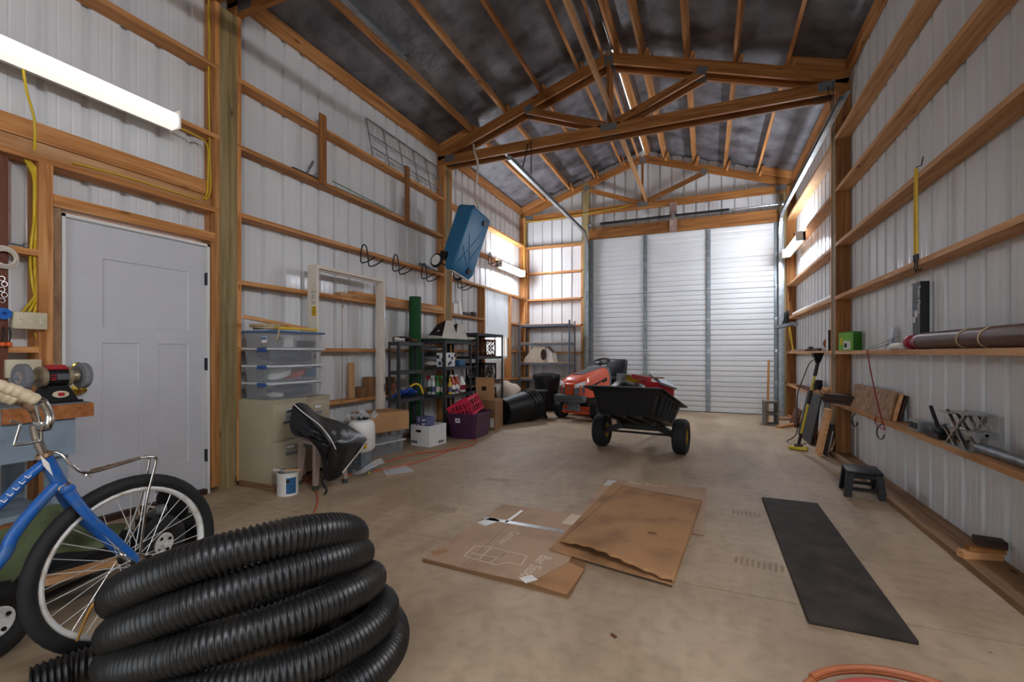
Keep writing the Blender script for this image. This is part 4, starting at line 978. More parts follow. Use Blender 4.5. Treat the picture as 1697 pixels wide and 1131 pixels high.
# ---- cardboard box on two clear totes
cb = V((-3.525, 4.36, 0))
for k, l in ((0, 'clear underbed tote on the floor, lower of two'), (1, 'clear underbed tote directly under the long cardboard box')):
    T = thing('underbed_tote', l, 'tote', cb + V((0, 0, k * .148)), -.2)
    taper(MB(), 0, 0, .135, .23, .145, .25, .001, .134).build('tub', 'clear_tote', T, 30); MB().rbox((0, 0, .139), (.305, .52, .014), .005).build('lid', 'clear_lid', T, 30)
T = thing('cardboard_box', 'long brown cardboard box taped shut on the clear totes', 'box', (-3.43, 4.24, .298), -.33)
MB().b2((-.18, -.26, 0), (.18, .26, .21)).build('carton', 'card', T); MB().b2((-.03, -.261, .2102), (.03, .261, .2112)).build('tape', 'card_dark', T); MB().b2((-.003, -.26, .2113), (.003, .26, .2118)).build('flap_seam', 'shadow_gap', T)
# ---- banker box with a purple box in it
bb_ = thing('banker_box', 'white cardboard file box with handle hole on the floor', 'box', (-3.30, 5.03, 0), -.12)
cbox(MB(), -.15, .15, -.17, .17, 0, .26, .006).build('carton', 'white_card', bb_)
MB().lathe([(.045, 0), (.045, .003), (0, .003)], 20, frame((-.02, -.172, .19), (1, 0, 0), (0, 0, 1)) @ M.Diagonal((1, .38, 1, 1))).build('handle_hole', 'shadow_gap', bb_)
for f_ in (frame((-.09, -.1725, .05), (1, 0, 0), (0, 0, 1)), frame((.152, .06, .04), (0, 1, 0), (0, 0, 1))):
    MB().prism([(-.05, -.014), (.05, -.014), (.05, .014), (-.05, .014)], .0015, f_).build('logo_bar', 'black', bb_)
    MB().prism([(-.04, -.003), (.04, -.003), (.04, .003), (-.04, .003)], .0022, f_).build('logo_line', 'offwhite_cloth', bb_)
T = thing('purple_carton', 'purple printed carton sticking out of the banker box', 'carton', (-3.33, 4.99, .13), -.25)
MB().b2((-.10, -.06, -.075), (.10, .06, .23)).build('carton', 'purple_box', T); 
for x, z, w_, h_ in ((-.05, .19, .02, .05), (-.055, .11, .03, .04), (.04, .19, .07, .018), (.04, .14, .06, .018)): MB().box((x, -.0605, z), (w_, .001, h_), M.Rotation(-.15, 3, 'Y')).build('printed_mark', 'white_plastic', T)
# ---- purple tote and red crate
pt = V((-3.095, 5.76, 0)); T = thing('purple_tote', 'dark purple plastic tote with a small white sticker', 'tote', pt, .05)
taper(MB(), 0, 0, .19, .25, .225, .29, 0, .33, .006).build('tub', 'purple_tote', T, 30)
m = MB(); taper(m, 0, 0, .235, .30, .24, .305, .30, .345, .02); m.build('rim', 'purple_tote', T, 30)
f_ = frame((-.05, -.281, .25), (1, 0, 0), (0, -.1, 1)); MB().prism([(-.035, -.03), (.035, -.03), (.035, .03), (-.035, .03)], .002, f_).build('sticker', 'white_card', T); MB().prism([(0, -.016), (.016, .004), (.008, .014), (0, .008), (-.008, .014), (-.016, .004)], .003, f_).build('sticker_heart', 'purple_tote', T)
def crate(name, label, loc, rot, w_, d_, h, mat, cat='crate', nb=(6, 5), lattice=False):
    T = thing(name, label, cat, loc); T.rotation_euler = rot; t = .008
    MB().b2((-w_, -d_, 0), (w_, d_, t)).build('floor_plate', mat, T)
    for ax_, s in (('y', -1), ('y', 1), ('x', -1), ('x', 1)):
        W_ = w_ if ax_ == 'y' else d_; D_ = d_ if ax_ == 'y' else w_; m = MB()
        def put(a, b, c, d): 
            if ax_ == 'y': m.b2((a, s * D_, c), (b, s * (D_ - t), d))
            else: m.b2((s * D_, a, c), (s * (D_ - t), b, d))
        put(-W_, W_, h - .035, h); put(-W_, W_, 0, .03); put(-W_, -W_ + .025, .03, h - .035); put(W_ - .025, W_, .03, h - .035)
        n = nb[0] if ax_ == 'y' else nb[1]
        if lattice:
            for k in range(-n, n + 1):
                for sg in (-1, 1):
                    x0 = k * W_ / n * 1.5; pts_ = []
                    a = V((x0 - h * .35, 0, .03)); b = V((x0 + h * .35, 0, h - .035))
                    if sg < 0: a, b = V((x0 + h * .35, 0, .03)), V((x0 - h * .35, 0, h - .035))
                    if max(abs(a.x), abs(b.x)) > W_: continue
                    if ax_ == 'y': m.bar(a + V((0, s * (D_ - t / 2), 0)), b + V((0, s * (D_ - t / 2), 0)), t, .012, (0, 1, 0))
                    else: m.bar(V((s * (D_ - t / 2), a.x, a.z)), V((s * (D_ - t / 2), b.x, b.z)), t, .012, (1, 0, 0))
        else:
            for k in range(1, n): x = -W_ + 2 * W_ * k / n; put(x - .008, x + .008, .03, h - .035)
            put(-W_, W_, h * .48, h * .54)
        m.build('side', mat, T)
    return T
crate('red_crate', 'bright red plastic crate lying tilted in the purple tote', (-3.09, 5.74, .29), (.12, -.42, .12), .165, .235, .24, 'red_crate')
# ---- green roll
gp = OX(691, 600, -3.58); o = MB().lathe([(.055, 0), (.082, 0), (.082, 1.95), (.055, 1.95), (.055, 0)], 28, M.Translation((-3.725, 5.34, 0))).build('turf_roll', 'green_roll', None, 40); tag(o, 'tall dark green roll of turf standing by the wall', 'roll')
# ---- shelf units
def shelf_unit(name, label, x0, x1, y0, y1, zs, mat, pz=None, lip=.045, w_=.035):
    T = thing(name, label, 'shelf', ((x0 + x1) / 2, (y0 + y1) / 2, 0)); hx = (x1 - x0) / 2; hy = (y1 - y0) / 2; top = pz or zs[-1]
    for sx_ in (-1, 1):
        for sy in (-1, 1): MB().b2((sx_ * hx, sy * hy, 0), (sx_ * (hx - w_), sy * (hy - .004), top)).b2((sx_ * hx, sy * hy, 0), (sx_ * (hx - .004), sy * (hy - w_), top)).build('upright', mat, T)
    for z in zs:
        MB().b2((-hx + .006, -hy + .006, z - .014), (hx - .006, hy - .006, z)).b2((-hx + .004, -hy + .004, z - lip), (hx - .004, -hy + .014, z - .014)).b2((-hx + .004, hy - .014, z - lip), (hx - .004, hy - .004, z - .014)).b2((-hx + .004, -hy + .014, z - lip), (-hx + .014, hy - .014, z - .014)).b2((hx - .014, -hy + .014, z - lip), (hx - .004, hy - .014, z - .014)).build('shelf_board', mat, T)
    return T
UA = shelf_unit('shelf_unit', 'black plastic shelf unit in front of the green roll', -3.62, -3.46, 4.62, 5.17, [.60, .95, 1.31], 'shelf_black')
UB = shelf_unit('shelf_unit', 'black plastic shelf unit stacked with cleaning bottles', -3.79, -3.36, 5.52, 6.32, [.10, .58, .975, 1.35], 'shelf_black')
UC = shelf_unit('shelf_unit', 'dark grey shelf unit holding crates below the window', -3.78, -3.32, 6.43, 7.42, [.30, .72, 1.12, 1.49], 'shelf_black')
UD = shelf_unit('shelf_unit', 'grey steel shelf unit in the far corner with a canvas pet bed', -3.76, -2.62, 9.25, 9.68, [.30, .62, .96, 1.385, 1.775], 'shelf_gray', 1.86)
for z in (.31, .63, .97, 1.395, 1.785): MB().b2((-.55, -.2, z - .0095), (.55, .2, z + .003)).build('wooden_deck', 'fir_pale', UD)
# on unit A
o = MB().tube(sm([(-3.54 + .06 * math.sin(i * 1.3), 4.78 + .10 * math.cos(i * .9) + .02 * (i % 3), 1.325 + .045 * abs(math.sin(i * .7))) for i in range(26)], 5), .011, 7).build('black_hose', 'black', None, 60); tag(o, 'tangled black hose on the shelf left of the green roll', 'hose')
o = MB().blob((-3.54, 4.74, 1.345), (.11, .18, .07)).build('white_rag', 'offwhite_cloth', None, 60); tag(o, 'white rag in the tangled black hose', 'rag')
o = MB().tube(sm([(-3.54 + .04 * math.sin(i * 1.1), 4.97 + .05 * math.cos(i * 1.4) + .003 * i, 1.325 + .02 * abs(math.sin(i))) for i in range(22)], 4), .008, 6).build('chain_heap', 'redwood', None, 60); tag(o, 'dark heap of rusty chain on the shelf by the green roll', 'chain')
bt = MB()
bt.grid(lambda a, b: V((-3.61 + .15 * a, 4.68 + .34 * b, .615 + .10 * (1 - b * .25) * (a * .9 + .1) * (1 - .2 * math.sin(b * 9)) + .012 * math.sin(a * 22 + b * 9))), 16, 20)
o = bt.build('blue_tarp', 'blue_tarp', None, 60, solid=.02); tag(o, 'folded blue tarp on the low black shelf', 'tarp')
o = MB().tube(sm([(-3.51, 4.92, .74), (-3.49, 5.0, .77), (-3.47, 5.07, .75), (-3.45, 5.10, .69), (-3.45, 5.12, .64)], 6), .014, 8).build('yellow_strap', 'yellow', None, 60); tag(o, 'yellow strap hanging over the blue tarp', 'strap')
o = MB().rbox((-3.58, 4.70, .80), (.06, .10, .08), .004).build('brick_block', 'redwood', None, 40); o.location.z = -.04; tag(o, 'reddish block beside the blue tarp', 'block')
for (z, yy, d3, l) in ((.64, 4.83, (.10, .16, .22), 'brown carton on the wall girt behind the low black shelf'),):
    o = MB().rbox((-3.885, yy + .15, .634 + d3[2] / 2), d3, .003).build('small_carton', 'card_dark', None, 40); tag(o, l, 'carton')
# on unit B: seat cushions, board, packages, bottles
o = MB().rbox((-3.575, 5.92, 1.364), (.46, .84, .026), .006).build('green_board', 'green_dark', None, 40); tag(o, 'dark green board on top of the bottle shelf', 'board')
def pack(label, y, k, zr):
    T = thing('gear_bag', label, 'bag', (-3.56, y + .38, 1.378), zr)
    A = [V(q) * k for q in ((-.15, -.15, 0), (.15, -.15, 0), (.17, .13, 0), (-.13, .13, 0), (-.06, -.03, .19), (.09, -.02, .24), (.10, .08, .24), (-.05, .09, .19))]
    MB().hexa(A).build('shell', 'offwhite_cloth', T)
    q = [A[0].lerp(A[4], .25), A[1].lerp(A[5], .12), A[5], A[4]]
    nn = (q[1] - q[0]).cross(q[3] - q[0]).normalized(); nn = nn if nn.y < 0 else -nn
    MB().hexa([p + nn * .001 for p in q] + [p + nn * .006 for p in q]).build('black_patch', 'black', T)
    MB().prism([(-.03, -.012), (.005, .022), (.0, .004), (.03, .02), (.012, -.012)], .001, frame(q[0] * .35 + q[1] * .35 + q[2] * .3 + nn * .0065, q[1] - q[0], q[3] - q[0])).build('emblem', 'white_plastic', T)
    return T
pack('black and white bag with an emblem, next to the green roll', 5.40, 1.1, -.25)
pack('black and white bag with an emblem, on the window side', 5.74, 1.0, -.15)
def bx3(name, label, cat, c, d, mat, rz=0, r=.004):
    T_ = MB().rbox((0, 0, 0), d, r).build(name, mat, None, 40); T_.location = c; T_.rotation_euler.z = rz; tag(T_, label, cat); return T_
T = thing('tissue_pack', 'white package with navy squares on the middle shelf', 'package', (-3.45, 5.64, .976))
MB().rbox((0, .06, .10), (.16, .26, .20), .01).build('wrapper', 'white_card', T, 40)
for (a, b) in ((-.04, .15), (.04, .12), (.0, .06), (.12, .16), (.14, .07), (-.05, .04)): MB().box((.0805, .06 + a, b), (.002, .05, .045)).build('printed_square', 'navy', T)
for (a, b) in ((-.05, .14), (.03, .10), (-.02, .05)): MB().box((a, -.0705, b), (.045, .002, .05)).build('printed_square', 'navy', T)
bx3('blue_carton', 'small blue carton beside the white package with navy squares', 'carton', (-3.42, 6.05, 1.022), (.10, .17, .09), 'label_blue')
bx3('beige_carton', 'beige flat carton on the middle shelf under the green board', 'carton', (-3.66, 6.05, 1.072), (.2, .3, .19), 'card')
for i, (z, yy, xx, s, mt, l) in enumerate(((1.03, 5.30, -3.48, (.24, .16, .08), 'offwhite_cloth', 'white rolled bag lowest on the middle shelf'), (1.10, 5.28, -3.48, (.26, .15, .06), 'silver_bag', 'silver plastic bag in the pile on the middle shelf'), (1.165, 5.28, -3.48, (.25, .15, .06), 'vinyl', 'black plastic bag in the pile on the middle shelf'), (1.235, 5.30, -3.45, (.28, .16, .06), 'silver_bag', 'silver plastic bag topmost in the pile under the green board'))):
    pad((xx - .17, yy + .36, z - .008), (s[0], s[1], s[2]), mt, 'plastic_bag', l, 'bag')
def bottle(label, x, y, z, h, r, body, cap, jug=False, spray=False):
    T = thing('jug' if jug else 'bottle', label, 'bottle', (x, y, z))
    if jug:
        MB().lathe([(r * .9, 0), (r, .01), (r, h * .5), (r * .75, h * .72), (r * .3, h * .9), (r * .3, h)], 14).build('body', body, T, 40)
        MB().tube(sm([(0, -r * .3, h * .88), (0, r * .5, h * .93), (0, r * .95, h * .75), (0, r * .92, h * .5)], 4), .010, 8).build('handle', body, T, 50)
    else: MB().lathe([(r * .9, 0), (r, .01), (r, h * .6), (r * .5, h * .78), (r * .38, h * .82), (r * .38, h * .9)], 14).build('body', body, T, 40)
    MB().cyl((0, 0, h * .9), (0, 0, h * 1.0), r * .45, 10).build('cap', cap, T, 40)
    if spray: MB().box((0, -.02, h * 1.02), (.02, .08, .03)).bar((0, -.03, h * .98), (0, -.05, h * .85), .012, .01).build('trigger', cap, T)
    MB().lathe([(r * 1.01, h * .15), (r * 1.01, h * .45)], 14).build('label_band', random.choice(['offwhite_cloth', 'label_blue', 'wine', 'purple_box', 'green_dark']), T, 40)
    return T
zb = .581
spec = [('clear spray bottle with red trigger, nearest the tarp shelf', -3.46, 5.22, .24, .03, 'clear_lid', 'red', 0, 1), ('white spray bottle beside the red-trigger bottle', -3.38, 5.22, .25, .03, 'white_plastic', 'white_plastic', 0, 1), ('green spray bottle with green trigger', -3.295, 5.22, .25, .030, 'green_bottle', 'green_bottle', 0, 1), ('second green spray bottle touching the first', -3.21, 5.24, .25, .032, 'green_bottle', 'green_bottle', 0, 1), ('slim black bottle with white cap', -3.15, 5.22, .24, .022, 'black', 'white_plastic', 0, 0),
        ('yellow bottle with yellow cap at the shelf post', -3.15, 5.34, .23, .028, 'yellow', 'yellow', 0, 0), ('jug of amber liquid behind the red crate', -3.20, 5.45, .27, .06, 'amber', 'white_plastic', 1, 0), ('second jug of amber liquid behind the red crate', -3.20, 5.57, .27, .06, 'amber', 'white_plastic', 1, 0), ('white jug with open handle and blue label', -3.20, 5.72, .24, .07, 'white_plastic', 'white_plastic', 1, 0), ('small white bottle with red print', -3.13, 5.40, .15, .028, 'white_plastic', 'red', 0, 0), ('small white bottle beside the amber jugs', -3.13, 5.50, .16, .025, 'white_plastic', 'red', 0, 0)]
for l, x, y, h, r, b_, c_, j, sp_ in spec: bottle(l, -3.36 + (x + 3.10) * .85, 5.52 + (y - 5.16) * 1.06 + .02, zb, h, r, b_, c_, j, sp_)
pad((-3.62, 6.10, .715), (.18, .20, .26), 'green_dark', 'watering_can', 'dark green watering can behind the white jug', 'watering can')
# wall shelf items by the post
T = thing('white_fan_box', 'white plastic holder standing on the girt left of the window', 'holder', (-3.87, 6.72, 1.825)); MB().b2((-.04, -.12, 0), (.03, .02, .17)).build('case', 'white_plastic', T); MB().hexa([V(q) for q in ((-.03, .04, 0), (.04, .04, 0), (.04, .16, 0), (-.03, .16, 0), (-.02, .06, .22), (.02, .06, .22), (.02, .13, .22), (-.02, .13, .22))]).build('cup', 'white_plastic', T)
o = MB().bar((-3.87, 6.95, 1.85), (-3.87, 7.25, 1.86), .05, .05).rbox((-3.86, 7.32, 1.865), (.07, .12, .08), .01).build('caulking_gun', 'dark_board', None, 40); tag(o, 'dark caulking gun lying on the girt left of the window', 'tool')
# crates on unit C
crate('milk_crate', 'brown lattice milk crate on the shelf below the window', (-3.54, 7.05, 1.121), (0, 0, 0), .16, .20, .28, 'redwood', nb=(4, 5), lattice=True)
crate('milk_crate', 'black milk crate on the lower shelf below the window', (-3.54, 7.0, .721), (0, 0, 0), .17, .24, .28, 'black_plastic', nb=(5, 6), lattice=True)
crate('milk_crate', 'black milk crate on the lowest shelf behind the cardboard', (-3.54, 7.0, .301), (0, 0, 0), .17, .24, .28, 'black_plastic', nb=(6, 6))
# big cardboard sheet / box in front
T = thing('upright_carton', 'tall brown cardboard box standing behind the purple tote', 'box', (-3.13, 6.44, 0), .1)
MB().b2((-.10, -.15, 0), (.16, .22, .45)).build('carton', 'card_dark', T); MB().bar((.0, -.145, .45), (.0, -.16, .80), .30, .006, (1, 0, 0)).build('flap', 'card', T); MB().b2((.08, -.152, .04), (.14, -.1505, .18)).build('shipping_label', 'white_card', T); MB().b2((-.05, -.166, .60), (.02, -.160, .66)).build('handle_hole', 'shadow_gap', T)
# white sack
pad((-3.38, 7.78, .33), (.50, .60, .64), 'canvas', 'white_sack', 'bulging off-white sack on the floor below the window', 'sack')
# ---- trash cans
CANP = [(.0, 0), (.20, 0), (.205, .02), (.245, .55), (.25, .56), (.265, .565), (.265, .60), (.255, .605), (.26, .63), (.275, .635), (.275, .67), (.262, .675), (.268, .70), (.28, .705), (.28, .74), (.265, .745), (.25, .74), (.195, .03), (0, .03)]
T = thing('trash_can', 'black ribbed trash can lying on its side with its rim to the tractor', 'trash can', (-2.90, 7.17, 0))
a = V((-.16, -.38, .225)); b = V((.10, .36, .285)); fm = frame(a, V((1, 0, 0)).cross(b - a).cross(b - a), (0, 0, 1)) 
zz = (b - a).normalized(); xx = V((0, 0, 1)).cross(zz).normalized(); yy = zz.cross(xx); fm = M((xx, yy, zz)).transposed().to_4x4(); fm.translation = a
MB().lathe(CANP, 32, fm).build('body', 'black_plastic', T, 35)
for k in range(-2, 3):
    an = -1.1 + k * .13 + PI * .0
    p = fm @ V((.223 * math.cos(an), .223 * math.sin(an), .10)); q = fm @ V((.24 * math.cos(an), .24 * math.sin(an), .42)); MB().bar(p, q, .02, .012).build('molded_rib', 'black_plastic', T)
tc = FL(903, 681); T = thing('trash_can', 'black trash can with a lid standing in front of the corner shelf', 'trash can', (tc.x, tc.y + .1, 0))
MB().lathe([(.0, 0), (.21, 0), (.26, .66), (0, .66)], 28).build('body', 'black_plastic', T, 35); MB().lathe([(.28, .62), (.285, .70), (.27, .73), (.12, .76), (0, .76)], 28).build('lid', 'black_plastic', T, 35)
MB().box((.27, -.08, .66), (.06, .12, .05)).build('handle', 'black_plastic', T)
rc = FL(893, 694); T = thing('rolling_bin', 'small black wheeled bin between the two trash cans', 'bin', (rc.x - .03, rc.y + .05, 0), .4)
taper(MB(), 0, 0, .13, .15, .16, .18, .04, .46, .01).build('tub', 'black_plastic', T, 30); MB().rbox((0, 0, .48), (.34, .38, .05), .02).build('lid', 'black_plastic', T, 40)
for s in (-1, 1): MB().torus((s * .13, .15, .05), .032, .018, (1, 0, 0), 18, 8).build('wheel', 'rubber', T, 60)
for s in (-1, 1): MB().cyl((.14, s * .12, 0.0), (.14, s * .12, .06), .018, 8).build('foot', 'black_plastic', T)
# far corner shelf items
T = thing('pet_bed', 'off-white canvas hooded bed on the grey corner shelf', 'pet bed', (-3.28, 9.45, .975))
MB().prism([(-.38, 0), (.12, 0), (.10, .34), (-.12, .36), (-.36, .08)], .34, frame((0, .17, 0), (1, 0, 0), (0, 0, 1))).build('hood', 'canvas', T)
MB().prism([(.125, 0), (.30, 0), (.27, .06), (.25, .20), (.12, .33)], .30, frame((0, .15, 0), (1, 0, 0), (0, 0, 1))).build('cushion', 'offwhite_cloth', T)
MB().lathe([(.09, 0), (.09, .01), (0, .011)], 18, frame((.07, -.171, .16), (1, 0, 0), (0, 0, 1)) @ M.Diagonal((.7, 1.3, 1, 1))).build('entrance', 'walnut', T)
# ---- hooks along the third girt
for i, (u, v, l) in enumerate(((604, 408, 'black wire wall hook, first after the white door frame'), (656, 424, 'black wire wall hook, second after the white door frame'), (703, 438, 'black wire wall hook just before the middle post'), (762, 458, 'black wire wall hook under the blue tank'), (812, 425, 'black wire wall hook behind the blue tank'))):
    p = OX(u, v, XL + .012); T = thing('wall_hook', l, 'hook', (XL + .012, p.y, GT_L[3] + (.0 if i < 4 else .604)))
    h = .17
    pts_ = [(.0, -.05, -.10), (.0, -.045, -.02), (.0, -.02, .03), (.0, .0, .045), (.0, .02, .03), (.0, .05, -.06), (.0, .07, -.12)]
    for s, P in ((-1, [(.0, .0, .045), (.0, -.025, .03), (.0, -.045, -.04), (.0, -.05, -.11), (.02, -.05, -.135), (.10, -.05, -.12), (.16, -.05, -.09)]), (1, [(.0, .0, .045), (.0, .025, .03), (.0, .045, -.04), (.0, .055, -.12), (.02, .055, -.15), (.10, .055, -.135), (.17, .055, -.10)])):
        MB().tube(sm([V(q) * 1.3 for q in P], 4), .008, 8).build('prong', 'black_steel', T, 60)
o = MB().bar(OX(695, 437, -3.87), OX(724, 448, -3.87), .03, .04).build('gray_bracket', 'galv_dull'); o.location.z = .0; tag(o, 'grey metal bracket lying on the girt before the middle post', 'bracket')
# ---- upper girt items: cleats, wire grid, rods
for (u0, v0, v1, l) in ((535, 190, 306, 'upright wooden cleat across two girts near the pipe clamp'), (675, 276, 366, 'short upright wooden cleat across two girts by the middle post')):
    a = OX(u0, v0, XL + .015); b = OX(u0, v1, XL + .015); o = lum('wooden_cleat', (XL + .0135, a.y, a.z), (XL + .0135, b.y, b.z), .09, .024, 'fir_dark', up=(0, 1, 0)); tag(o, l, 'cleat')
T = thing('wire_grid', 'white wire grid panel leaning above the girt by the middle post', 'wire panel', (-3.86, OX(667, 250, -3.88).y, 3.619))
ya = OX(612, 200, -3.88).y - T.location.y; yb_ = OX(729, 300, -3.88).y - T.location.y
for k in range(6): y = ya + (yb_ - ya) * k / 5; MB().tube([(.03, y, 0), (-.07, y, .50)], .008, 6).build('wire', 'galv', T)
for z in (.13, .30, .50): MB().tube([(.03 - .2 * z, ya, z), (.03 - .2 * z, yb_, z)], .008, 6).build('wire', 'galv', T)
T = thing('pipe_clamp', 'rusty pipe clamp lying on the second girt', 'clamp', (-3.88, OX(505, 280, -3.88).y, 3.028)); MB().bar((0, -.16, .02), (0, .18, .02), .03, .03).build('bar', 'black_steel', T); MB().bar((.01, .02, .03), (.01, .10, .19), .02, .02).build('jaw', 'galv', T); MB().tube(sm([(.02, .1, .03), (.02, .16, .09), (.02, .2, .03), (.02, .12, .03)], 4), .005, 6).build('handle', 'galv', T)
for (du, mt, l) in ((0, 'green_bottle', 'thin green rod lying on the second girt'), (6, 'galv', 'thin grey rod lying on the second girt')):
    o = MB().tube([(-3.86 + du * .004, 3.95, 3.036 + (.06 if du == 0 else .0)), (-3.84 + du * .004, 5.35, 3.036)], .006, 6).build('thin_rod', mt); tag(o, l, 'rod')
# ---- blue waste tank hanging from the truss
p0 = OY(800, 352, 6.02); TK = thing('waste_tank', 'blue wheeled waste tank hanging from the roof truss by a rope', 'tank', p0)
dn = (-E1 * .30 + V((0, 0, -.95)) + E2 * -.06).normalized()
wx = (E1 * .52 + E2 * .85); wx = (wx - dn * wx.dot(dn)).normalized(); tx = dn.cross(wx).normalized()
if tx.dot(E1) > 0: tx = -tx
Lk, Wk, Tk = .98, .50, .27
def tk(a, b, c): return wx * a + tx * b + dn * c    # a across, b thickness (left), c down
def ring(c, in_=0.0, cut=0.0):
    w2 = Wk / 2 - in_; t2 = Tk - in_
    return [tk(-w2, in_, c), tk(w2 - .0, in_, c), tk(w2, t2 - cut, c), tk(-w2, t2 - cut, c)]
m = MB(); secs = [(0, .03, 0), (.03, 0, 0), (.72, 0, 0), (.76, 0, .10), (.90, 0, .10), (Lk, .03, .08)]
vs = [q for c, i_, cu in secs for q in ring(c, i_, cu)]; n = len(secs)
fs = [(0, 1, 2, 3), tuple((n - 1) * 4 + k for k in range(4))] + [(i * 4 + k, i * 4 + (k + 1) % 4, i * 4 + 4 + (k + 1) % 4, i * 4 + 4 + k) for i in range(n - 1) for k in range(4)]
m.add(vs, fs); bo = m.build('body', 'tank_blue', TK); md = bo.modifiers.new('b', 'BEVEL'); md.width = .03; md.segments = 3; md.limit_method = 'ANGLE'
bo.data.polygons.foreach_set('use_smooth', [True] * len(bo.data.polygons)); bo.data.set_sharp_from_angle(angle=math.radians(50))
for (a0, c0, a1, c1) in ((.14, .25, -.18, .85), (-.14, .40, .16, .92), (.20, .42, .05, .70), (-.19, .60, .12, .90)): MB().bar(tk(a0, -.002, c0), tk(a1, -.002, c1), .012, .010, tx).build('stiffening_rib', 'tank_blue', TK)
for (a, c) in ((.11, .12), (.10, .88)): MB().cyl(tk(a, .01, c), tk(a, -.022, c), .045, 18).build('drain_cap', 'black', TK, 40)
for a in (-Wk / 2 - .03, Wk / 2 + .03):
    w_ = MB().torus(tk(a, Tk + .03, .90), .085, .022, wx, 28, 8).build('tire', 'rubber', TK, 60); MB().cyl(tk(a - .02, Tk + .03, .90), tk(a + .02, Tk + .03, .90), .078, 24).cyl(tk(a - .028, Tk + .03, .90), tk(a + .028, Tk + .03, .90), .014, 10).build('wheel', 'white_plastic', w_, 40)
MB().cyl(tk(-Wk / 2 - .03, Tk + .03, .90), tk(Wk / 2 + .03, Tk + .03, .90), .010, 8).build('axle', 'black_steel', TK)
MB().rbox(tk(0, Tk - .04, .80), (.001, .001, .001), .0001).bar(tk(-Wk / 2 - .01, Tk - .03, .79), tk(Wk / 2 - .1, Tk - .03, .79), .10, .12, dn).build('storage_bracket', 'black', TK)
MB().torus(tk(0, Tk * .8, -.02), .055, .024, wx, 20, 8).build('caster', 'rubber', TK, 60)
MB().bar(tk(-Wk / 2 + .06, .06, Lk + .004), tk(Wk / 2 - .06, .06, Lk + .004), .012, .07, dn).build('foot_strip', 'white_plastic', TK)
MB().bar(tk(.02, -.001, .62), tk(.02, -.001, .68), .03, .003, tx).build('warning_label', 'white_card', TK)
MB().tube(sm([tk(0, .12, 0), tk(.02, .12, -.05), tk(0, .12, -.08)], 4), .006, 6).build('eye', 'galv', TK)
o = MB().tube(sm([p0 + tk(0, .12, -.07), OY(788, 320, 6.12), OY(792, 275, 6.2), OY(786, 252, 6.25), OY(785, 240, 6.33)], 6), .017, 8).build('hoist_rope', 'cream_paint', None, 60); tag(o, 'thick off-white hoist rope between the truss and the blue tank', 'rope')
o = MB().tube(sm([OX(724, 385, -3.7), OX(731, 415, -3.65), OX(735, 432, -3.62)], 4), .003, 5).build('string', 'tan_rope', None, 60); tag(o, 'thin string slanting from the middle post to the blue tank wheel', 'cord')
# ---- orange extension cords on the floor
o = MB().tube(sm([FL(*q, .008) for q in ((356, 893), (400, 884), (470, 872), (510, 862), (523, 845), (526, 822), (515, 800), (500, 788))], 8), .006, 6).build('extension_cord', 'orange_cord', None, 60); tag(o, 'orange extension cord on the floor behind the drain pipe', 'cord')
o = MB().tube(sm([FL(*q, .008) for q in ((545, 792), (600, 784), (650, 776), (695, 765), (735, 751), (770, 735), (787, 729), (784, 738), (745, 746), (690, 752), (640, 766), (610, 774))], 8), .006, 6).build('extension_cord', 'orange_cord', None, 60); tag(o, 'orange extension cord looping on the floor before the purple tote', 'cord')
c4 = [FL(632, 778), FL(640, 788), FL(686, 782), FL(672, 772)]; o = MB().hexa([p + V((0, 0, .001)) for p in c4] + [p + V((0, 0, .006)) for p in c4]).build('plastic_sheet', 'clear_lid'); tag(o, 'flat clear plastic sheet lying on the floor', 'plastic sheet')
# cable on the far corner post
o = MB().tube(sm([OX(870, 470, XL + .02), OX(868, 420, XL + .02), V((XL + .02, YF - .02, 4.13)), V((XL + .2, YF - .02, 4.15)), V((-3.0, YF - .02, 4.16)), V((-2.2, YF - .02, 4.2)), V((-1.5, YF - .02, 4.24))], 6), .007, 6).build('wall_cable', 'yellow_cable', None, 60); tag(o, 'yellow electrical cable along the far wall truss', 'cable')
# ================================================================ tractor
TR = thing('lawn_tractor', 'orange and grey lawn tractor parked before the overhead door', 'lawn tractor', (-2.08, 7.95, 0), -.289)
def tw_(name, x, y, r, w_, mat_h):
    c = V((x, y, r)); pr = [(r * .55, -w_ / 2), (r * .9, -w_ / 2), (r, -w_ * .34), (r, w_ * .34), (r * .9, w_ / 2), (r * .55, w_ / 2)]
    t = MB().lathe(pr + [(r * .55, -w_ / 2)], 28, frame(c, (0, 1, 0), (0, 0, 1))).build('tire', 'rubber', TR, 35)
    MB().lathe([(0, -w_ * .3), (r * .56, -w_ * .42), (r * .56, w_ * .42), (0, w_ * .3)], 20, frame(c, (0, 1, 0), (0, 0, 1))).build('wheel_rim', mat_h, t, 35)
for s in (-1, 1): tw_('f', s * .37, 0, .175, .15, 'offwhite_cloth'); tw_('r', s * .36, 1.22, .25, .24, 'offwhite_cloth')
def loft(secs, mat, name, sm_=40):
    m = MB(); n = len(secs[0]); vs = [p for s in secs for p in s]
    fs = [(i * n + k, i * n + k + 1, i * n + n + k + 1, i * n + n + k) for i in range(len(secs) - 1) for k in range(n - 1)]
    fs += [(i * n + n - 1, i * n, i * n + n, i * n + 2 * n - 1) for i in range(len(secs) - 1)]
    fs += [tuple(range(n)), tuple((len(secs) - 1) * n + k for k in range(n))[::-1]]
    return m.add(vs, fs).build(name, mat, TR, sm_)
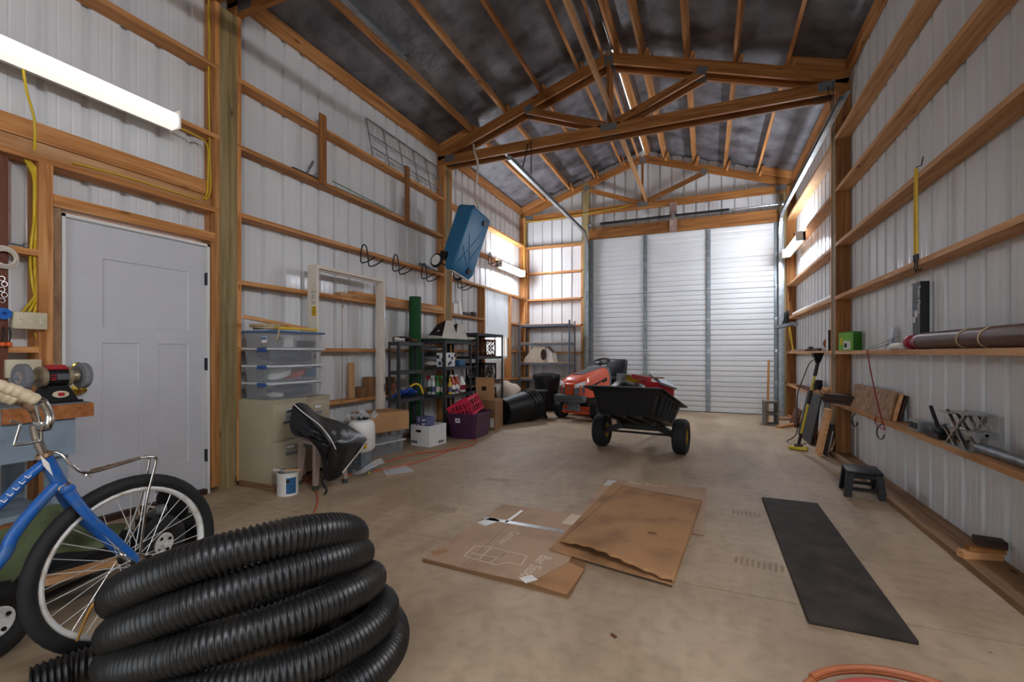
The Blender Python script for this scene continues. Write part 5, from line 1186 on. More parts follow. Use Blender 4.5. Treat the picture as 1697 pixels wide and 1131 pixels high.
def hs(y, hw, zb, zt, sl=0.0): return [V((-hw, y, zb)), V((-hw, y, zb * .35 + zt * .65)), V((-hw * .82, y + sl * .6, zt - .03)), V((-hw * .45, y + sl, zt)), V((hw * .45, y + sl, zt)), V((hw * .82, y + sl * .6, zt - .03)), V((hw, y, zb * .35 + zt * .65)), V((hw, y, zb))]
loft([hs(-.30, .19, .45, .67, .04), hs(-.22, .245, .42, .735, .02), hs(-.05, .27, .40, .79), hs(.30, .275, .40, .855), hs(.62, .265, .42, .905)], 'mower_orange', 'hood')
MB().add([V((-.09, -.06, .792)), V((.09, -.06, .792)), V((.13, .56, .899)), V((-.13, .56, .899))], [(0, 1, 2, 3)]).build('hood_panel', 'mower_gray', TR, solid=.012)
for s in (-1, 1):
    q = [V((s * .252, -.235, .59)), V((s * .09, -.328, .575)), V((s * .105, -.322, .635)), V((s * .25, -.222, .695))]
    hb = MB().add(q, [(0, 1, 2, 3)]).build('headlight', 'headlight', TR, solid=.016)
    MB().add([V((s * .252, -.23, .49)), V((s * .10, -.335, .46)), V((s * .09, -.335, .57)), V((s * .252, -.24, .585))], [(0, 1, 2, 3)]).build('grille_side', 'mower_gray', TR, solid=.02)
    MB().add([V((s * .268, -.02, .62)), V((s * .271, .5, .73)), V((s * .268, .5, .66)), V((s * .264, .02, .57))], [(0, 1, 2, 3)]).build('side_vent', 'black', TR, solid=.012)
MB().hexa([V((-.07, -.345, .44)), V((.07, -.345, .44)), V((.07, -.28, .44)), V((-.07, -.28, .44)), V((-.09, -.345, .64)), V((.09, -.345, .64)), V((.09, -.25, .66)), V((-.09, -.25, .66))]).build('nose', 'mower_orange', TR)
fe = frame((0, -.3465, .57), (1, 0, 0), (0, 0, 1))
em = MB().prism([(-.022, -.03), (.022, -.03), (.026, .02), (.014, .03), (0, .022), (-.014, .03), (-.026, .02)], .003, fe).build('emblem', 'galv_dull', TR); MB().prism([(-.012, -.022), (-.004, -.022), (-.004, -.006), (.004, -.006), (.004, -.022), (.012, -.022), (.012, .014), (.004, .014), (.004, .002), (-.004, .002), (-.004, .014), (-.012, .014)], .004, fe).build('emblem_mark', 'mower_orange', em)
MB().rbox((0, -.31, .39), (.60, .16, .13), .04).build('bumper', 'mower_gray', TR, 40)
MB().b2((-.11, -.22, .17), (.11, -.16, .34)).build('front_plate', 'galv_dull', TR)
MB().b2((-.33, -.02, .17), (.33, .03, .23)).build('front_axle', 'mower_orange', TR); MB().b2((-.30, -.12, .11), (.30, -.06, .15)).build('anti_scalp_bar', 'mower_orange', TR)
MB().b2((-.16, .0, .2), (.16, 1.4, .38)).build('chassis', 'black_steel', TR)
MB().prism([(-.50, .30), (.50, .30), (.55, .5), (.55, .9), (.4, 1.02), (-.4, 1.02), (-.50, .9)], .10, M.Translation((0, 0, .10))).build('mower_deck', 'mower_orange', TR)
loft([hs(.60, .25, .40, .88), hs(.66, .27, .42, .93), hs(.78, .22, .42, .90)], 'mower_gray', 'dash')
for s in (-1, 1):
    MB().b2((s * .26, .62, .30), (s * .50, 1.02, .325)).build('footrest', 'mower_gray', TR)
    loft([[V((s * .22, y, .36)), V((s * .22, y, zt)), V((s * .48, y, zt)), V((s * .50, y, zt - .06)), V((s * .50, y, .40))] for y, zt in ((.92, .42), (1.0, .56), (1.2, .60), (1.45, .56), (1.52, .42))], 'mower_orange', 'fender')
MB().cyl((0, .72, .88), (0, .80, 1.0), .02, 10).build('steering_column', 'black', TR)
sw = MB().torus((0, .81, 1.01), .15, .016, (0, .35, -1), 28, 8).build('steering_wheel', 'black_plastic', TR, 60)
m = MB()
for a in (0.5, 2.6, 4.7): m.bar((0, .81, 1.005), V((.15 * math.cos(a), .81 + .15 * math.sin(a), 1.01 + .05 * math.sin(a))), .015, .035)
m.build('spoke', 'black_plastic', sw)
MB().rbox((0, 1.20, .66), (.44, .40, .10), .04, None, 3).build('seat', 'vinyl', TR, 50); MB().rbox((0, 1.42, .86), (.44, .11, .38), .05, M.Rotation(-.2, 3, 'X'), 3).build('seat_back', 'vinyl', TR, 50); MB().b2((-.15, 1.1, .38), (.15, 1.35, .62)).build('seat_base', 'black', TR)
# ================================================================ dump cart
CT = thing('dump_cart', 'black poly dump cart with yellow wheel hubs resting on its tongue', 'cart', (-.75, 5.73, 0), -.126)
for s in (-1, 1):
    c = V((s * .475, 0, .205)); r = .205; w_ = .15
    t = MB().lathe([(r * .5, -w_ / 2), (r * .86, -w_ / 2), (r * .97, -w_ * .36), (r, 0), (r * .97, w_ * .36), (r * .86, w_ / 2), (r * .5, w_ / 2), (r * .5, -w_ / 2)], 32, frame(c, (0, 1, 0), (0, 0, 1))).build('tire', 'rubber', CT, 30)
    MB().lathe([(0, -w_ * .2), (r * .3, -w_ * .25), (r * .5, -w_ * .4), (r * .5, w_ * .4), (r * .3, w_ * .25), (0, w_ * .2)], 20, frame(c, (0, 1, 0), (0, 0, 1))).build('wheel_rim', pm('hub_yellow', '#c79a2b', .45), t, 30)
MB().cyl((-.53, 0, .205), (.53, 0, .205), .013, 10).build('axle', 'black_steel', CT)
tl = math.radians(13)
def tt(x, y, z): return V((x, y * math.cos(tl) + z * math.sin(tl), .205 + z * math.cos(tl) - y * math.sin(tl)))
tb = MB(); t_ = .012
def rect(hw, y0, y1, z): return [tt(-hw, y0, z), tt(hw, y0, z), tt(hw, y1, z), tt(-hw, y1, z)]
A = rect(.285, -.68, .44, .135); B_ = rect(.36, -.80, .56, .425); Bi = rect(.36 - t_, -.80 + t_, .56 - t_, .425); Ai = rect(.285 - t_, -.68 + t_, .44 - t_, .135 + t_)
vs = A + B_ + Bi + Ai; fs = [(3, 2, 1, 0), (12, 13, 14, 15)]
for q in range(3): fs += [(q * 4 + i, q * 4 + (i + 1) % 4, q * 4 + 4 + (i + 1) % 4, q * 4 + 4 + i) for i in range(4)]
tb.add(vs, fs).build('tub', 'black_plastic', CT)
R1 = rect(.36, -.80, .56, .425); R2 = rect(.435, -.875, .635, .405); R3 = [p + V((0, 0, .012)) for p in R2]; R4 = [p + V((0, 0, .014)) for p in R1]
m = MB(); m.add(R1 + R2 + R3 + R4, [(q * 4 + i, q * 4 + (i + 1) % 4, ((q + 1) % 4) * 4 + (i + 1) % 4, ((q + 1) % 4) * 4 + i) for q in range(4) for i in range(4)]).build('rim', 'black_plastic', CT)
for s in (-1, 1):
    for k in range(5):
        y = -.52 + k * .2; MB().bar(tt(s * .297, y * .9, .17), tt(s * .362, y, .395), .03, .05, (0, 1, 0)).build('side_rib', 'black_plastic', CT)
for x in (-.18, 0, .18): MB().bar(tt(x, -.70, .125), tt(x, .43, .125), .03, .05).build('floor_rib', 'black_plastic', CT)
MB().bar(tt(-.2, -.25, .10), tt(-.2, .4, .10), .04, .04).bar(tt(.2, -.25, .10), tt(.2, .4, .10), .04, .04).bar(tt(-.24, 0, .07), tt(.24, 0, .07), .06, .06).build('frame', 'black_steel', CT)
for s in (-1, 1): MB().bar((s * .42, 0, .205), tt(s * .23, 0, .08), .07, .07).build('axle_bracket', 'black_steel', CT)
MB().bar(tt(0, .3, .08), V((0, 1.35, .05)), .045, .045).build('tongue', 'black_steel', CT); MB().bar(V((0, 1.33, .03)), V((0, 1.43, .03)), .04, .06).build('hitch', 'black_steel', CT)
cw = M.Translation((-.75, 5.73, 0)) @ M.Rotation(-.126, 4, 'Z')
CW = lambda x, y, z: cw @ tt(x, y, z)
# load
pad(CW(-.07, -.42, .42), (.48, .50, .28), 'vinyl', 'black_sack', 'bulging black sack in the dump cart', 'sack')
o = lum('yellow_board', CW(-.30, .10, .66), CW(.10, .32, .60), .14, .03, 'yellow'); tag(o, 'yellow board sticking out of the dump cart', 'board')
o = lum('tan_board', CW(-.22, .06, .72), CW(.25, -.22, .64), .015, .14, 'ply'); tag(o, 'thin tan board slanting over the dump cart load', 'board')
o = lum('red_board', CW(-.07, -.20, .66), CW(.22, -.56, .56), .05, .03, 'red'); tag(o, 'red board slanting over the dump cart load', 'board')
o = lum('gray_carton', CW(-.26, -.15, .58), CW(-.24, .0, .60), .24, .06, 'galv_dull'); tag(o, 'grey flat carton at the tractor end of the cart', 'carton')
T = thing('tool_case', 'open grey tool case with red trays in the dump cart', 'tool case', CW(.14, .02, .38)); T.rotation_euler = (-tl, 0, -.126 - .3)
MB().b2((-.14, -.2, 0), (.14, .2, .22)).build('case', 'red', T); MB().box((.09, .0, .26), (.20, .38, .025), M.Rotation(.55, 3, 'Y')).build('lid', 'galv_dull', T)
for i in range(4): MB().rbox((-.09 + .05 * i, -.13 + .07 * i, .235), (.04, .06, .03), .005).build('socket', ('black', 'white_card', 'black', 'red')[i], T)
# ================================================================ floor: cardboard, mat
def sheet(name, label, pts, z, th, mat, lift=None, parent=None):
    n = len(pts); vs = []
    for k, dz in enumerate((0, th)): vs += [V((p.x, p.y, z + dz + (lift[i] if lift else 0))) for i, p in enumerate(pts)]
    m = MB().add(vs, [tuple(range(n))[::-1], tuple(range(n, 2 * n))] + [(i, (i + 1) % n, n + (i + 1) % n, n + i) for i in range(n)])
    o = m.build(name, mat, parent)
    if parent is None: tag(o, label, 'cardboard')
    return o
# A: flattened carton with print
CA = thing('flattened_carton', 'flattened printed carton lying nearest the drain pipe', 'cardboard', (-1.05, 2.7, 0))
lo = lambda p: V((p.x + 1.05, p.y - 2.7, 0))
fA = [FL(701, 929), FL(833, 839), FL(985, 860), FL(968, 948), FL(940, 990)]
a0, a1, a2, a3, a4 = [lo(p) for p in fA]
sheet('bottom_layer', '', [a0 + V((.01, -.02, 0)), a1, a2, a3, a4 + V((.01, -.015, 0))], .002, .006, 'card_dark', parent=CA)
mid1 = a0.lerp(a4, .30); top1 = a1.lerp(a2, .30); mid2 = a0.lerp(a4, .90); top2 = a1.lerp(a2, .95)
g = .004
sheet('flap_panel', '', [a0, a1, top1 - V((g, 0, 0)), mid1 - V((g, 0, 0))], .009, .005, 'card_floor', parent=CA)
sheet('main_panel', '', [mid1, top1, top2, V((a3.x - .10, a3.y + .05, 0)), mid2 + V((-.12, .03, 0))], .009, .005, 'card_floor', parent=CA)
sheet('flap_panel', '', [mid2 + V((-.115, .025, 0)), V((a3.x - .095, a3.y + .05, 0)), a3, a4], .009, .005, 'card_old', parent=CA)
def strip(u0, v0, u1, v1, w_, mat, nm, z=.0148):
    p = lo(FL(u0, v0)); q = lo(FL(u1, v1)); d = (q - p).normalized(); n = V((-d.y, d.x, 0)) * w_ / 2
    MB().add([V((k.x, k.y, z)) for k in (p - n, q - n, q + n, p + n)] + [V((k.x, k.y, z + .0006)) for k in (p - n, q - n, q + n, p + n)], [(0, 1, 2, 3), (4, 5, 6, 7), (0, 1, 5, 4), (1, 2, 6, 5), (2, 3, 7, 6), (3, 0, 4, 7)]).build(nm, mat, CA)
strip(800, 862, 935, 885, .05, 'tape_gray', 'tape'); strip(797, 873, 822, 864, .09, 'tape_white', 'shipping_label'); strip(838, 870, 865, 850, .02, 'tape_white', 'tape'); strip(940, 873, 955, 857, .08, 'card_print', 'printed_panel'); strip(866, 968, 886, 962, .06, 'tape_white', 'tape')
strip(716, 922, 742, 916, .05, 'card_old', 'printed_panel')
dd = lo(FL(866, 957)) - lo(FL(899, 925)); dd.normalize()
text('Bar Stool', .10, 'card_print', CA, frame(lo(FL(897, 924)) + V((0, 0, .0147)), dd, (1, .1, 0)), sx=.8)
text('Camber', .085, 'card_print', CA, frame(lo(FL(850, 884)) + V((0, 0, .0147)), dd, (1, .1, 0)), sx=.8)
zc_ = lambda x, y: lo(FL(680 + x / 3.263, 770 + y / 3.263)) + V((0, 0, .0152))
for P in ([(290, 510), (350, 455), (430, 460), (630, 510), (600, 560), (530, 545), (465, 560), (290, 510)], [(330, 495), (470, 520), (530, 490)], [(375, 525), (440, 462)], [(430, 545), (520, 495)]):
    m = MB()
    for a, b in zip(P, P[1:]): m.bar(zc_(*a), zc_(*b), .0006, .008)
    m.build('printed_drawing', 'card_print', CA)
# C: farther printed carton
CC = thing('flattened_carton', 'flattened taped carton half hidden under the plain brown cardboard', 'cardboard', (-.43, 3.75, 0))
lc = lambda p: V((p.x + .43, p.y - 3.75, 0))
c = [lc(FL(957, 856)), lc(FL(1005, 796)), lc(FL(1170, 812)), lc(FL(1167, 889))]
m1 = c[0].lerp(c[3], .22); m2 = c[1].lerp(c[2], .20)
sheet('bottom_layer', '', c, .002, .005, 'card_dark', parent=CC); sheet('flap_panel', '', [c[0], c[1], m2 - V((.004, 0, 0)), m1 - V((.004, 0, 0))], .0075, .005, 'card_floor', parent=CC); sheet('main_panel', '', [m1, m2, c[2], c[3]], .0075, .005, 'card_floor', parent=CC)
sheet('tape', '', [c[1] + V((.02, -.03, 0)), c[1] + V((.02, -.22, 0)), c[1] + V((.10, -.2, 0)), c[1] + V((.10, -.03, 0))], .0128, .0006, 'tape_white', parent=CC)
text('Bar Stool', .09, 'card_print', CC, frame(lc(FL(1040, 803)) + V((0, 0, .0128)), (1, -.05, 0), (0, 1, 0)))
# B: plain folded sheet
CB_ = thing('folded_cardboard', 'plain brown folded cardboard sheet lying on top of the others', 'cardboard', (-.43, 3.2, 0))
lb = lambda p: V((p.x + .43, p.y - 3.2, 0))
q = [lb(FL(910, 917)), lb(FL(1024, 806)), lb(FL(1163, 838)), lb(FL(1116, 977))]
sheet('lower_leaf', '', [q[0], q[1] - V((.04, -.02, 0)), q[2], q[3]], .017, .006, 'card_old', parent=CB_)
qi = [lb(FL(928, 909)), lb(FL(1032, 813)), q[2], q[3]]
m = MB()
def leaf(a, b):
    p = qi[0].lerp(qi[3], a).lerp(qi[1].lerp(qi[2], a), b); z = .026 + .028 * math.exp(-b * 5) * math.sin(PI * min(1, a * 1.05 + .03)) + .006 * math.sin(a * 7 + b * 3) * (1 - b) + .01
    return V((p.x + .006 * math.sin(a * 60) * (b < .01), p.y + .008 * math.sin(a * 47) * (b < .01), z))
m.grid(leaf, 40, 24); m.build('upper_leaf', 'card_old', CB_, 50, solid=.006)
for (u, v, r) in ((1081, 895, .03), (1082, 922, .08)):
    p = lb(FL(u, v)); MB().prism([(r * math.cos(k * .45), r * .8 * math.sin(k * .45)) for k in range(14)], .0012, M.Translation((p.x, p.y, .0405))).build('grease_stain', 'card_stain', CB_)
o = MB().rbox((0, 0, 0), (.378, 1.844, .018), .004).build('rubber_mat', 'rubber_mat', None, 40); o.location = (.593, 3.255, .010); tag(o, 'long black rubber mat lying on the floor', 'mat')
for i, (u, v, s) in enumerate(((1065, 1055, .02), (1155, 862, .012), (985, 905, .01))): pass
o = MB().rbox((0, 0, 0), (.03, .012, .006), .002).build('wood_chip', 'redwood'); o.location = FL(1017, 1054, .004); o.rotation_euler.z = -.6; tag(o, 'small reddish wood chip on the bare floor', 'chip')
# red hose coil
rc_ = CF(1.12, 1.20, 0); m = MB(); pts = []
for i in range(7 * 36 + 1):
    a = 2 * PI * i / 36; k = i / 36; pts.append(rc_ + V(((.30 - .012 * (k % 3.5) + .01 * math.sin(k * 3)) * math.cos(a), (.30 - .012 * (k % 3.5)) * math.sin(a), .013 + .017 * k + .008 * math.sin(a * 1.0 + k))))
o = MB().tube(pts, .0105, 10).build('air_hose', 'red_hose', None, 60); tag(o, 'coil of red air hose on the floor', 'hose')
pts = [rc_ + V(((.315 + .006 * math.sin(3 * a)) * math.cos(a), .315 * math.sin(a), .125 + .01 * math.sin(a + 1))) for a in [.6 + 2 * PI * 1.3 * i / 50 for i in range(51)]]
o = MB().tube([p + V((0, 0, .012 * i / 50)) for i, p in enumerate(pts)], .0105, 10).build('air_hose', 'copper_hose', None, 60); tag(o, 'orange brown hose lying over the red hose coil', 'hose')
# ================================================================ right wall
SS = thing('step_stool', 'black plastic step stool on the floor by the right wall', 'step stool', (1.185, 4.665, 0), -.10)
MB().rbox((0, 0, .20), (.245, .29, .024), .008).build('top', 'black_plastic', SS, 40)
MB().b2((-.105, -.125, .15), (.105, .125, .189)).build('skirt', 'black_plastic', SS)
for sx_ in (-1, 1):
    for sy in (-1, 1):
        MB().hexa([V((sx_ * .115 + a, sy * .14 + b, 0)) for a, b in ((-.025, -.028), (.025, -.028), (.025, .028), (-.025, .028))] + [V((sx_ * .095 + a, sy * .115 + b, .19)) for a, b in ((-.025, -.028), (.025, -.028), (.025, .028), (-.025, .028))]).build('leg', 'black_plastic', SS)
    MB().b2((sx_ * .10 - .01, -.12, .075), (sx_ * .10 + .01, .12, .10)).build('stretcher', 'black_plastic', SS)
for sy in (-1, 1): MB().b2((-.1, sy * .12 - .01, .05), (.1, sy * .12 + .01, .075)).build('stretcher', 'black_plastic', SS)
# wood scraps on the skirt plank
p = FL(1632, 925, .05)
for i, (dx, dy, dz, L_, w_, h, a, mt, l) in enumerate(((-.02, .0, .021, .19, .05, .038, .25, 'fir_pale', 'pale wood offcut at the bottom of the scrap pile'), (.0, .0, .058, .16, .05, .03, .1, 'fir_dark', 'brown wood offcut in the middle of the scrap pile'), (.02, .0, .096, .12, .08, .04, -.1, 'walnut', 'dark wood block on top of the scrap pile'))):
    c_ = p + V((dx, dy, dz - .008)); o = MB().box((0, 0, 0), (L_, w_, h)).build('wood_offcut', mt); o.location = c_; o.rotation_euler.z = a; tag(o, l, 'offcut')
# shelf F (z .614)
zF = .615; zE = 1.2; xs_ = 1.42
for i in range(3):
    o = lum('dark_board', (1.255, 6.15 - .012 * i, zF + .022 + i * .034), (1.47, 5.80 - .012 * i, zF + .022 + i * .034), .032, .14, 'walnut', up=(0, 0, 1)); tag(o, ('dark walnut board lowest of the stack at the right post', 'dark walnut board in the middle of the stack at the right post', 'dark walnut board topmost of the stack at the right post')[i], 'board')
def pl(u0, u1, v0, v1, x, l, mt='ply', th=.015, lean=.05, dx=0):
    a = OX(u0, v1, x); b = OX(u1, v1, x); h = OX(u0, v0, x).z - zF; y0, y1 = sorted((a.y, b.y))
    o = MB().hexa([V((x - lean / 2, y0, zF + .001)), V((x - lean / 2 + th, y0, zF + .001)), V((x - lean / 2 + th, y1, zF + .001)), V((x - lean / 2, y1, zF + .001)), V((x + lean / 2, y0, zF + h)), V((x + lean / 2 + th, y0, zF + h)), V((x + lean / 2 + th, y1, zF + h)), V((x + lean / 2, y1, zF + h))]).build('plywood_offcut', mt); tag(o, l, 'plywood'); return o
pl(1412, 1478, 636, 672, 1.405, 'front plywood offcut leaning on the low right shelf'); pl(1445, 1488, 644, 680, 1.428, 'second plywood offcut behind the front one', 'fir_pale'); pl(1465, 1496, 650, 684, 1.45, 'third plywood offcut nearest the wall', 'walnut')
T = thing('metal_vent', 'small galvanised slotted vent box on the low right shelf', 'vent', (xs_, OX(1530, 690, xs_).y, zF + .001))
MB().b2((-.055, -.08, 0), (.035, .09, .075)).build('box', 'galv', T)
for k in range(5): MB().b2((-.057, -.065 + k * .032, .015), (-.0552, -.05 + k * .032, .06)).build('slot', 'shadow_gap', T)
T = thing('trap', 'dark steel clamp with an upright lever on the low right shelf', 'clamp', (xs_, OX(1562, 700, xs_).y, zF + .001))
MB().b2((-.05, -.08, 0), (.04, .11, .03)).rbox((-.01, .02, .045), (.07, .12, .05), .01).build('base', 'black_steel', T, 40); MB().bar((-.01, .02, .05), (-.03, .09, .20), .02, .012).build('lever', 'black_steel', T); MB().tube(sm([(0, -.08, .02), (.01, -.05, .10), (.0, .0, .08)], 4), .006, 6).build('spring', 'galv', T)
T = thing('scissor_jack', 'chrome scissor jack standing on the low right shelf', 'jack', (1.405, OX(1604, 720, 1.405).y, zF + .001))
for x in (-.045, .045):
    for a, b in (((.13, 0.01), (-.10, .21)), ((-.10, .01), (.13, .21)), ((.16, .10), (.02, .01)), ((-.13, .11), (.03, .21))): MB().bar((x, a[0], a[1]), (x, b[0], b[1]), .018, .008, (1, 0, 0)).build('arm', 'chrome', T)
MB().b2((-.06, -.14, .205), (.06, .03, .215)).build('top_plate', 'galv', T); MB().b2((-.06, .05, .19), (.06, .20, .20)).build('top_plate', 'galv', T); MB().b2((-.06, -.13, 0), (.06, .16, .008)).build('base_plate', 'galv', T); MB().cyl((0, -.2, .105), (0, .18, .105), .009, 8).build('screw', 'galv', T); MB().b2((-.05, -.20, .09), (.05, -.10, .12)).build('trunnion', 'galv', T)
o = MB().cyl((1.405, OX(1615, 750, 1.405).y - .06, zF + .029), (1.425, 2.2, zF + .029), .028, 20).build('steel_pipe', 'galv_dull', None, 40); tag(o, 'long grey steel pipe lying on the low right shelf', 'pipe')
# J hooks under the shelf
for (u, l) in ((1420, 'black J hook under the shelf nearer the post'), (1463, 'black J hook under the shelf with the red bungee')):
    p = OX(u, 700, 1.37); o = MB().tube(sm([(1.37, p.y, .577), (1.34, p.y + .01, .54), (1.335, p.y + .02, .49), (1.34, p.y - .0, .455), (1.345, p.y - .05, .45), (1.35, p.y - .09, .47), (1.35, p.y - .10, .495)], 5), .0055, 8).build('screw_hook', 'black_steel', None, 60); tag(o, l, 'hook')
o = MB().tube(sm([OX(1437, 581, 1.345), OX(1440, 600, 1.342), OX(1450, 650, 1.34), OX(1460, 692, 1.34), OX(1466, 712, 1.338), OX(1456, 707, 1.34), OX(1450, 700, 1.34), OX(1452, 692, 1.342)], 6), .005, 6).build('red_bungee', 'wine', None, 60); tag(o, 'red bungee cord stretched between two right wall shelves', 'bungee')
# shelf E
yy = OX(1412, 570, xs_).y; T = thing('green_carton', 'bright green product carton on the shelf by the right post', 'carton', (1.40, yy, zE), .6)
MB().hexa([V(q) for q in ((-.055, -.09, 0), (.055, -.09, 0), (.055, .09, 0), (-.055, .09, 0), (-.055, -.09, .20), (.055, -.09, .20), (.055, .09, .19), (-.055, .08, .19))]).build('carton', 'green_box', T); MB().b2((-.0575, -.089, .001), (-.0552, .079, .188)).build('front_print', 'lime', T); MB().b2((-.059, -.06, .01), (-.0577, .02, .10)).build('product_picture', 'white_card', T); MB().b2((-.06, -.02, .03), (-.0592, .01, .075)).build('product_shape', 'black', T); MB().b2((-.059, .03, .06), (-.0577, .065, .13)).build('yellow_print', 'yellow', T)
for i, (u0, u1, l) in enumerate(((1440, 1475, 'thin wire rod leaning beside the green carton, upper'), (1445, 1472, 'thin wire rod leaning beside the green carton, lower'))):
    o = MB().tube([V((1.38 + .02 * i, OX(u0, 570, 1.4).y, zE + .006)), V((1.45, OX(u1, 570, 1.4).y, zE + .11 - .04 * i))], .003, 6).build('wire_rod', 'galv_dull'); tag(o, l, 'rod')
yb2 = OX(1474, 560, 1.44).y; o = MB().hexa([V((1.43, yb2 - .05, zE)), V((1.45, yb2 - .05, zE)), V((1.45, yb2 + .06, zE)), V((1.43, yb2 + .06, zE)), V((1.46, yb2 - .04, zE + .19)), V((1.468, yb2 - .04, zE + .19)), V((1.468, yb2 + .03, zE + .20)), V((1.46, yb2 + .03, zE + .20))]).build('foil_pouch', 'silver_bag'); tag(o, 'silver foil pouch leaning on the right wall', 'pouch')
o = MB().cyl((1.39, OX(1483, 572, 1.4).y, zE + .027), (1.39, OX(1498, 572, 1.4).y, zE + .027), .026, 18).build('white_tube', 'white_plastic', None, 40); tag(o, 'short white plastic tube lying before the black hose carton', 'tube')
a = OX(1505, 560, 1.44); b = OX(1533, 560, 1.44); yb3 = (a.y + b.y) / 2; hb = OX(1515, 470, 1.44).z - zE
T = thing('hose_carton', 'tall black sewer hose carton with white lettering on the right shelf', 'carton', (1.462, yb3, zE))
MB().b2((-.028, -.085, 0), (.026, .075, hb)).build('carton', 'black', T); MB().hexa([V((-.0285, .076, 0)), V((-.0285, .0755, 0)), V((.02, .125, 0)), V((.02, .126, 0)), V((-.0285, .076, hb - .01)), V((-.0285, .0755, hb - .01)), V((.02, .125, hb - .01)), V((.02, .126, hb - .01))]).build('silver_panel', 'silver_bag', T)
text("Tuyau d'égout", .058, 'white_plastic', T, frame((-.0282, -.05, hb - .03), (0, 0, -1), (0, -1, 0)), sx=.62)
MB().b2((-.0295, .045, .0), (-.0282, .075, hb - .01)).build('silver_edge', 'silver_bag', T); text("Tuyau d'égout", .034, 'white_plastic', T, frame((-.0297, .068, hb - .10), (0, 0, -1), (0, -1, 0)))
for (y0, z0, w_, h_) in ((-.04, .24, .05, .05), (.0, .20, .04, .045)): MB().b2((-.0288, y0, z0), (-.0279, y0 + w_, z0 + h_)).build('product_picture', 'white_card', T)
MB().b2((-.0288, .01, .27), (-.0279, .03, .31)).build('blue_print', 'label_blue', T)
y0 = OX(1524, 568, 1.36).y; T = thing('sewer_hose', 'brown ribbed sewer hose with a dark red end fitting on the shelf', 'hose', (1.375, y0, zE))
L_ = 2.6; n = int(L_ / .008); 
MB().tube([(0, -.02 - L_ * i / n, .058) for i in range(n + 1)], [.056 if i % 2 else .0535 for i in range(n + 1)], 22).build('tube', 'brown_hose', T, 60)
MB().lathe([(.05, 0), (.05, .05), (.035, .05), (.035, .15), (.052, .15), (.052, .19), (0, .19)], 20, frame((0, 0, .052), (0, 0, 1), (1, 0, 0))).build('end_fitting', 'wine', T, 40)
for yy in (-.62, -.85): MB().torus((0, yy, .058), .058, .004, (0, 1, .35), 24, 6).build('tie_cord', 'tan_rope', T, 60)
# yellow bungee on girt C
p = OX(1518, 280, 1.345); T = thing('yellow_bungee', 'yellow bungee cord hanging on a nail from the right girt', 'bungee', p)
MB().tube(sm([(0, -.02, -.62), (0, -.012, -.3), (0, -.01, -.05), (0, .0, .0), (0, .012, -.05), (0, .022, -.3), (0, .02, -.62)], 6), .008, 8).build('cord', 'yellow', T, 60)
for s in (-1, 1): MB().cyl((0, s * .02, -.60), (0, s * .02, -.65), .011, 8).build('cap', 'black', T, 40); MB().tube(sm([(0, s * .02, -.65), (0, s * .02, -.69), (.01, s * .03, -.72), (.02, s * .045, -.70)], 4), .004, 6).build('hook', 'black_steel', T, 60)
MB().tube([(.0, 0, .01), (.03, 0, .02), (.04, 0, .08)], .004, 6).build('nail', 'black_steel', T)
# bay 3 (beyond the right post)
bkp = FL(1278, 706); T = thing('cinder_block', 'grey concrete block standing on end by the overhead door', 'concrete block', bkp + V((0, .1, 0)), .15)
hw, hd, hh_ = .10, .095, .39
MB().b2((-hw, -hd, 0), (-hw + .028, hd, hh_)).b2((hw - .028, -hd, 0), (hw, hd, hh_)).b2((-hw + .028, -hd, 0), (hw - .028, hd, .03)).b2((-hw + .028, -hd, hh_ / 2 - .014), (hw - .028, hd, hh_ / 2 + .014)).b2((-hw + .028, -hd, hh_ - .03), (hw - .028, hd, hh_)).build('block', 'concrete_block', T)
sp0 = OY(1272, 678, bkp.y + .26); o = lum('wooden_pole', (sp0.x, sp0.y, .0), (sp0.x + .02, sp0.y + .04, OY(1272, 597, bkp.y + .26).z), .035, .035, 'fir_pale', up=(0, 1, 0)); tag(o, 'pale wooden pole standing behind the concrete block', 'pole')
o = lum('floor_board', FL(1290, 708, .02), FL(1322, 703, .02), .035, .09, 'fir_pale'); tag(o, 'short board lying on the floor beside the concrete block', 'board')
o = lum('floor_board', FL(1290, 695, .02), FL(1310, 694, .02), .03, .14, 'ply'); tag(o, 'wide board lying on the floor under the door track', 'board')
def leanb(name, u0, u1, v0, v1, mt, l, x=1.28, th=.018, lean=.10, zb=.0):
    a = FL(u0, v1) if False else OX(u0, v1, x); b = OX(u1, v1, x); zt = OX((u0 + u1) / 2, v0, x + lean).z; y0_, y1_ = sorted((a.y, b.y))
    o = MB().hexa([V((x, y0_, zb)), V((x + th, y0_, zb)), V((x + th, y1_, zb)), V((x, y1_, zb)), V((x + lean, y0_, zt)), V((x + lean + th, y0_, zt)), V((x + lean + th, y1_, zt)), V((x + lean, y1_, zt))]).build(name, mt); tag(o, l, 'board'); return o
leanb('leaning_board', 1308, 1318, 672, 698, 'redwood', 'reddish panel leaning by the corner nailer', 1.27, zb=.0, lean=.08)
leanb('leaning_board', 1322, 1342, 646, 720, 'dark_board', 'tall curved black panel with a white sticker leaning on the wall', 1.20, lean=.12)
leanb('leaning_board', 1341, 1350, 662, 715, 'black', 'narrow black panel behind the yellow tool handle', 1.32, lean=.05)
leanb('leaning_board', 1338, 1348, 690, 722, 'redwood', 'small red board leaning low behind the yellow tool handle', 1.262, lean=.03)
leanb('leaning_board', 1350, 1357, 670, 733, 'fir_pale', 'pale plank leaning beside the dark panels', 1.16, lean=.10, th=.03)
leanb('leaning_board', 1356, 1368, 694, 730, 'walnut', 'dark brown panel leaning next to the pale plank', 1.235, lean=.06)
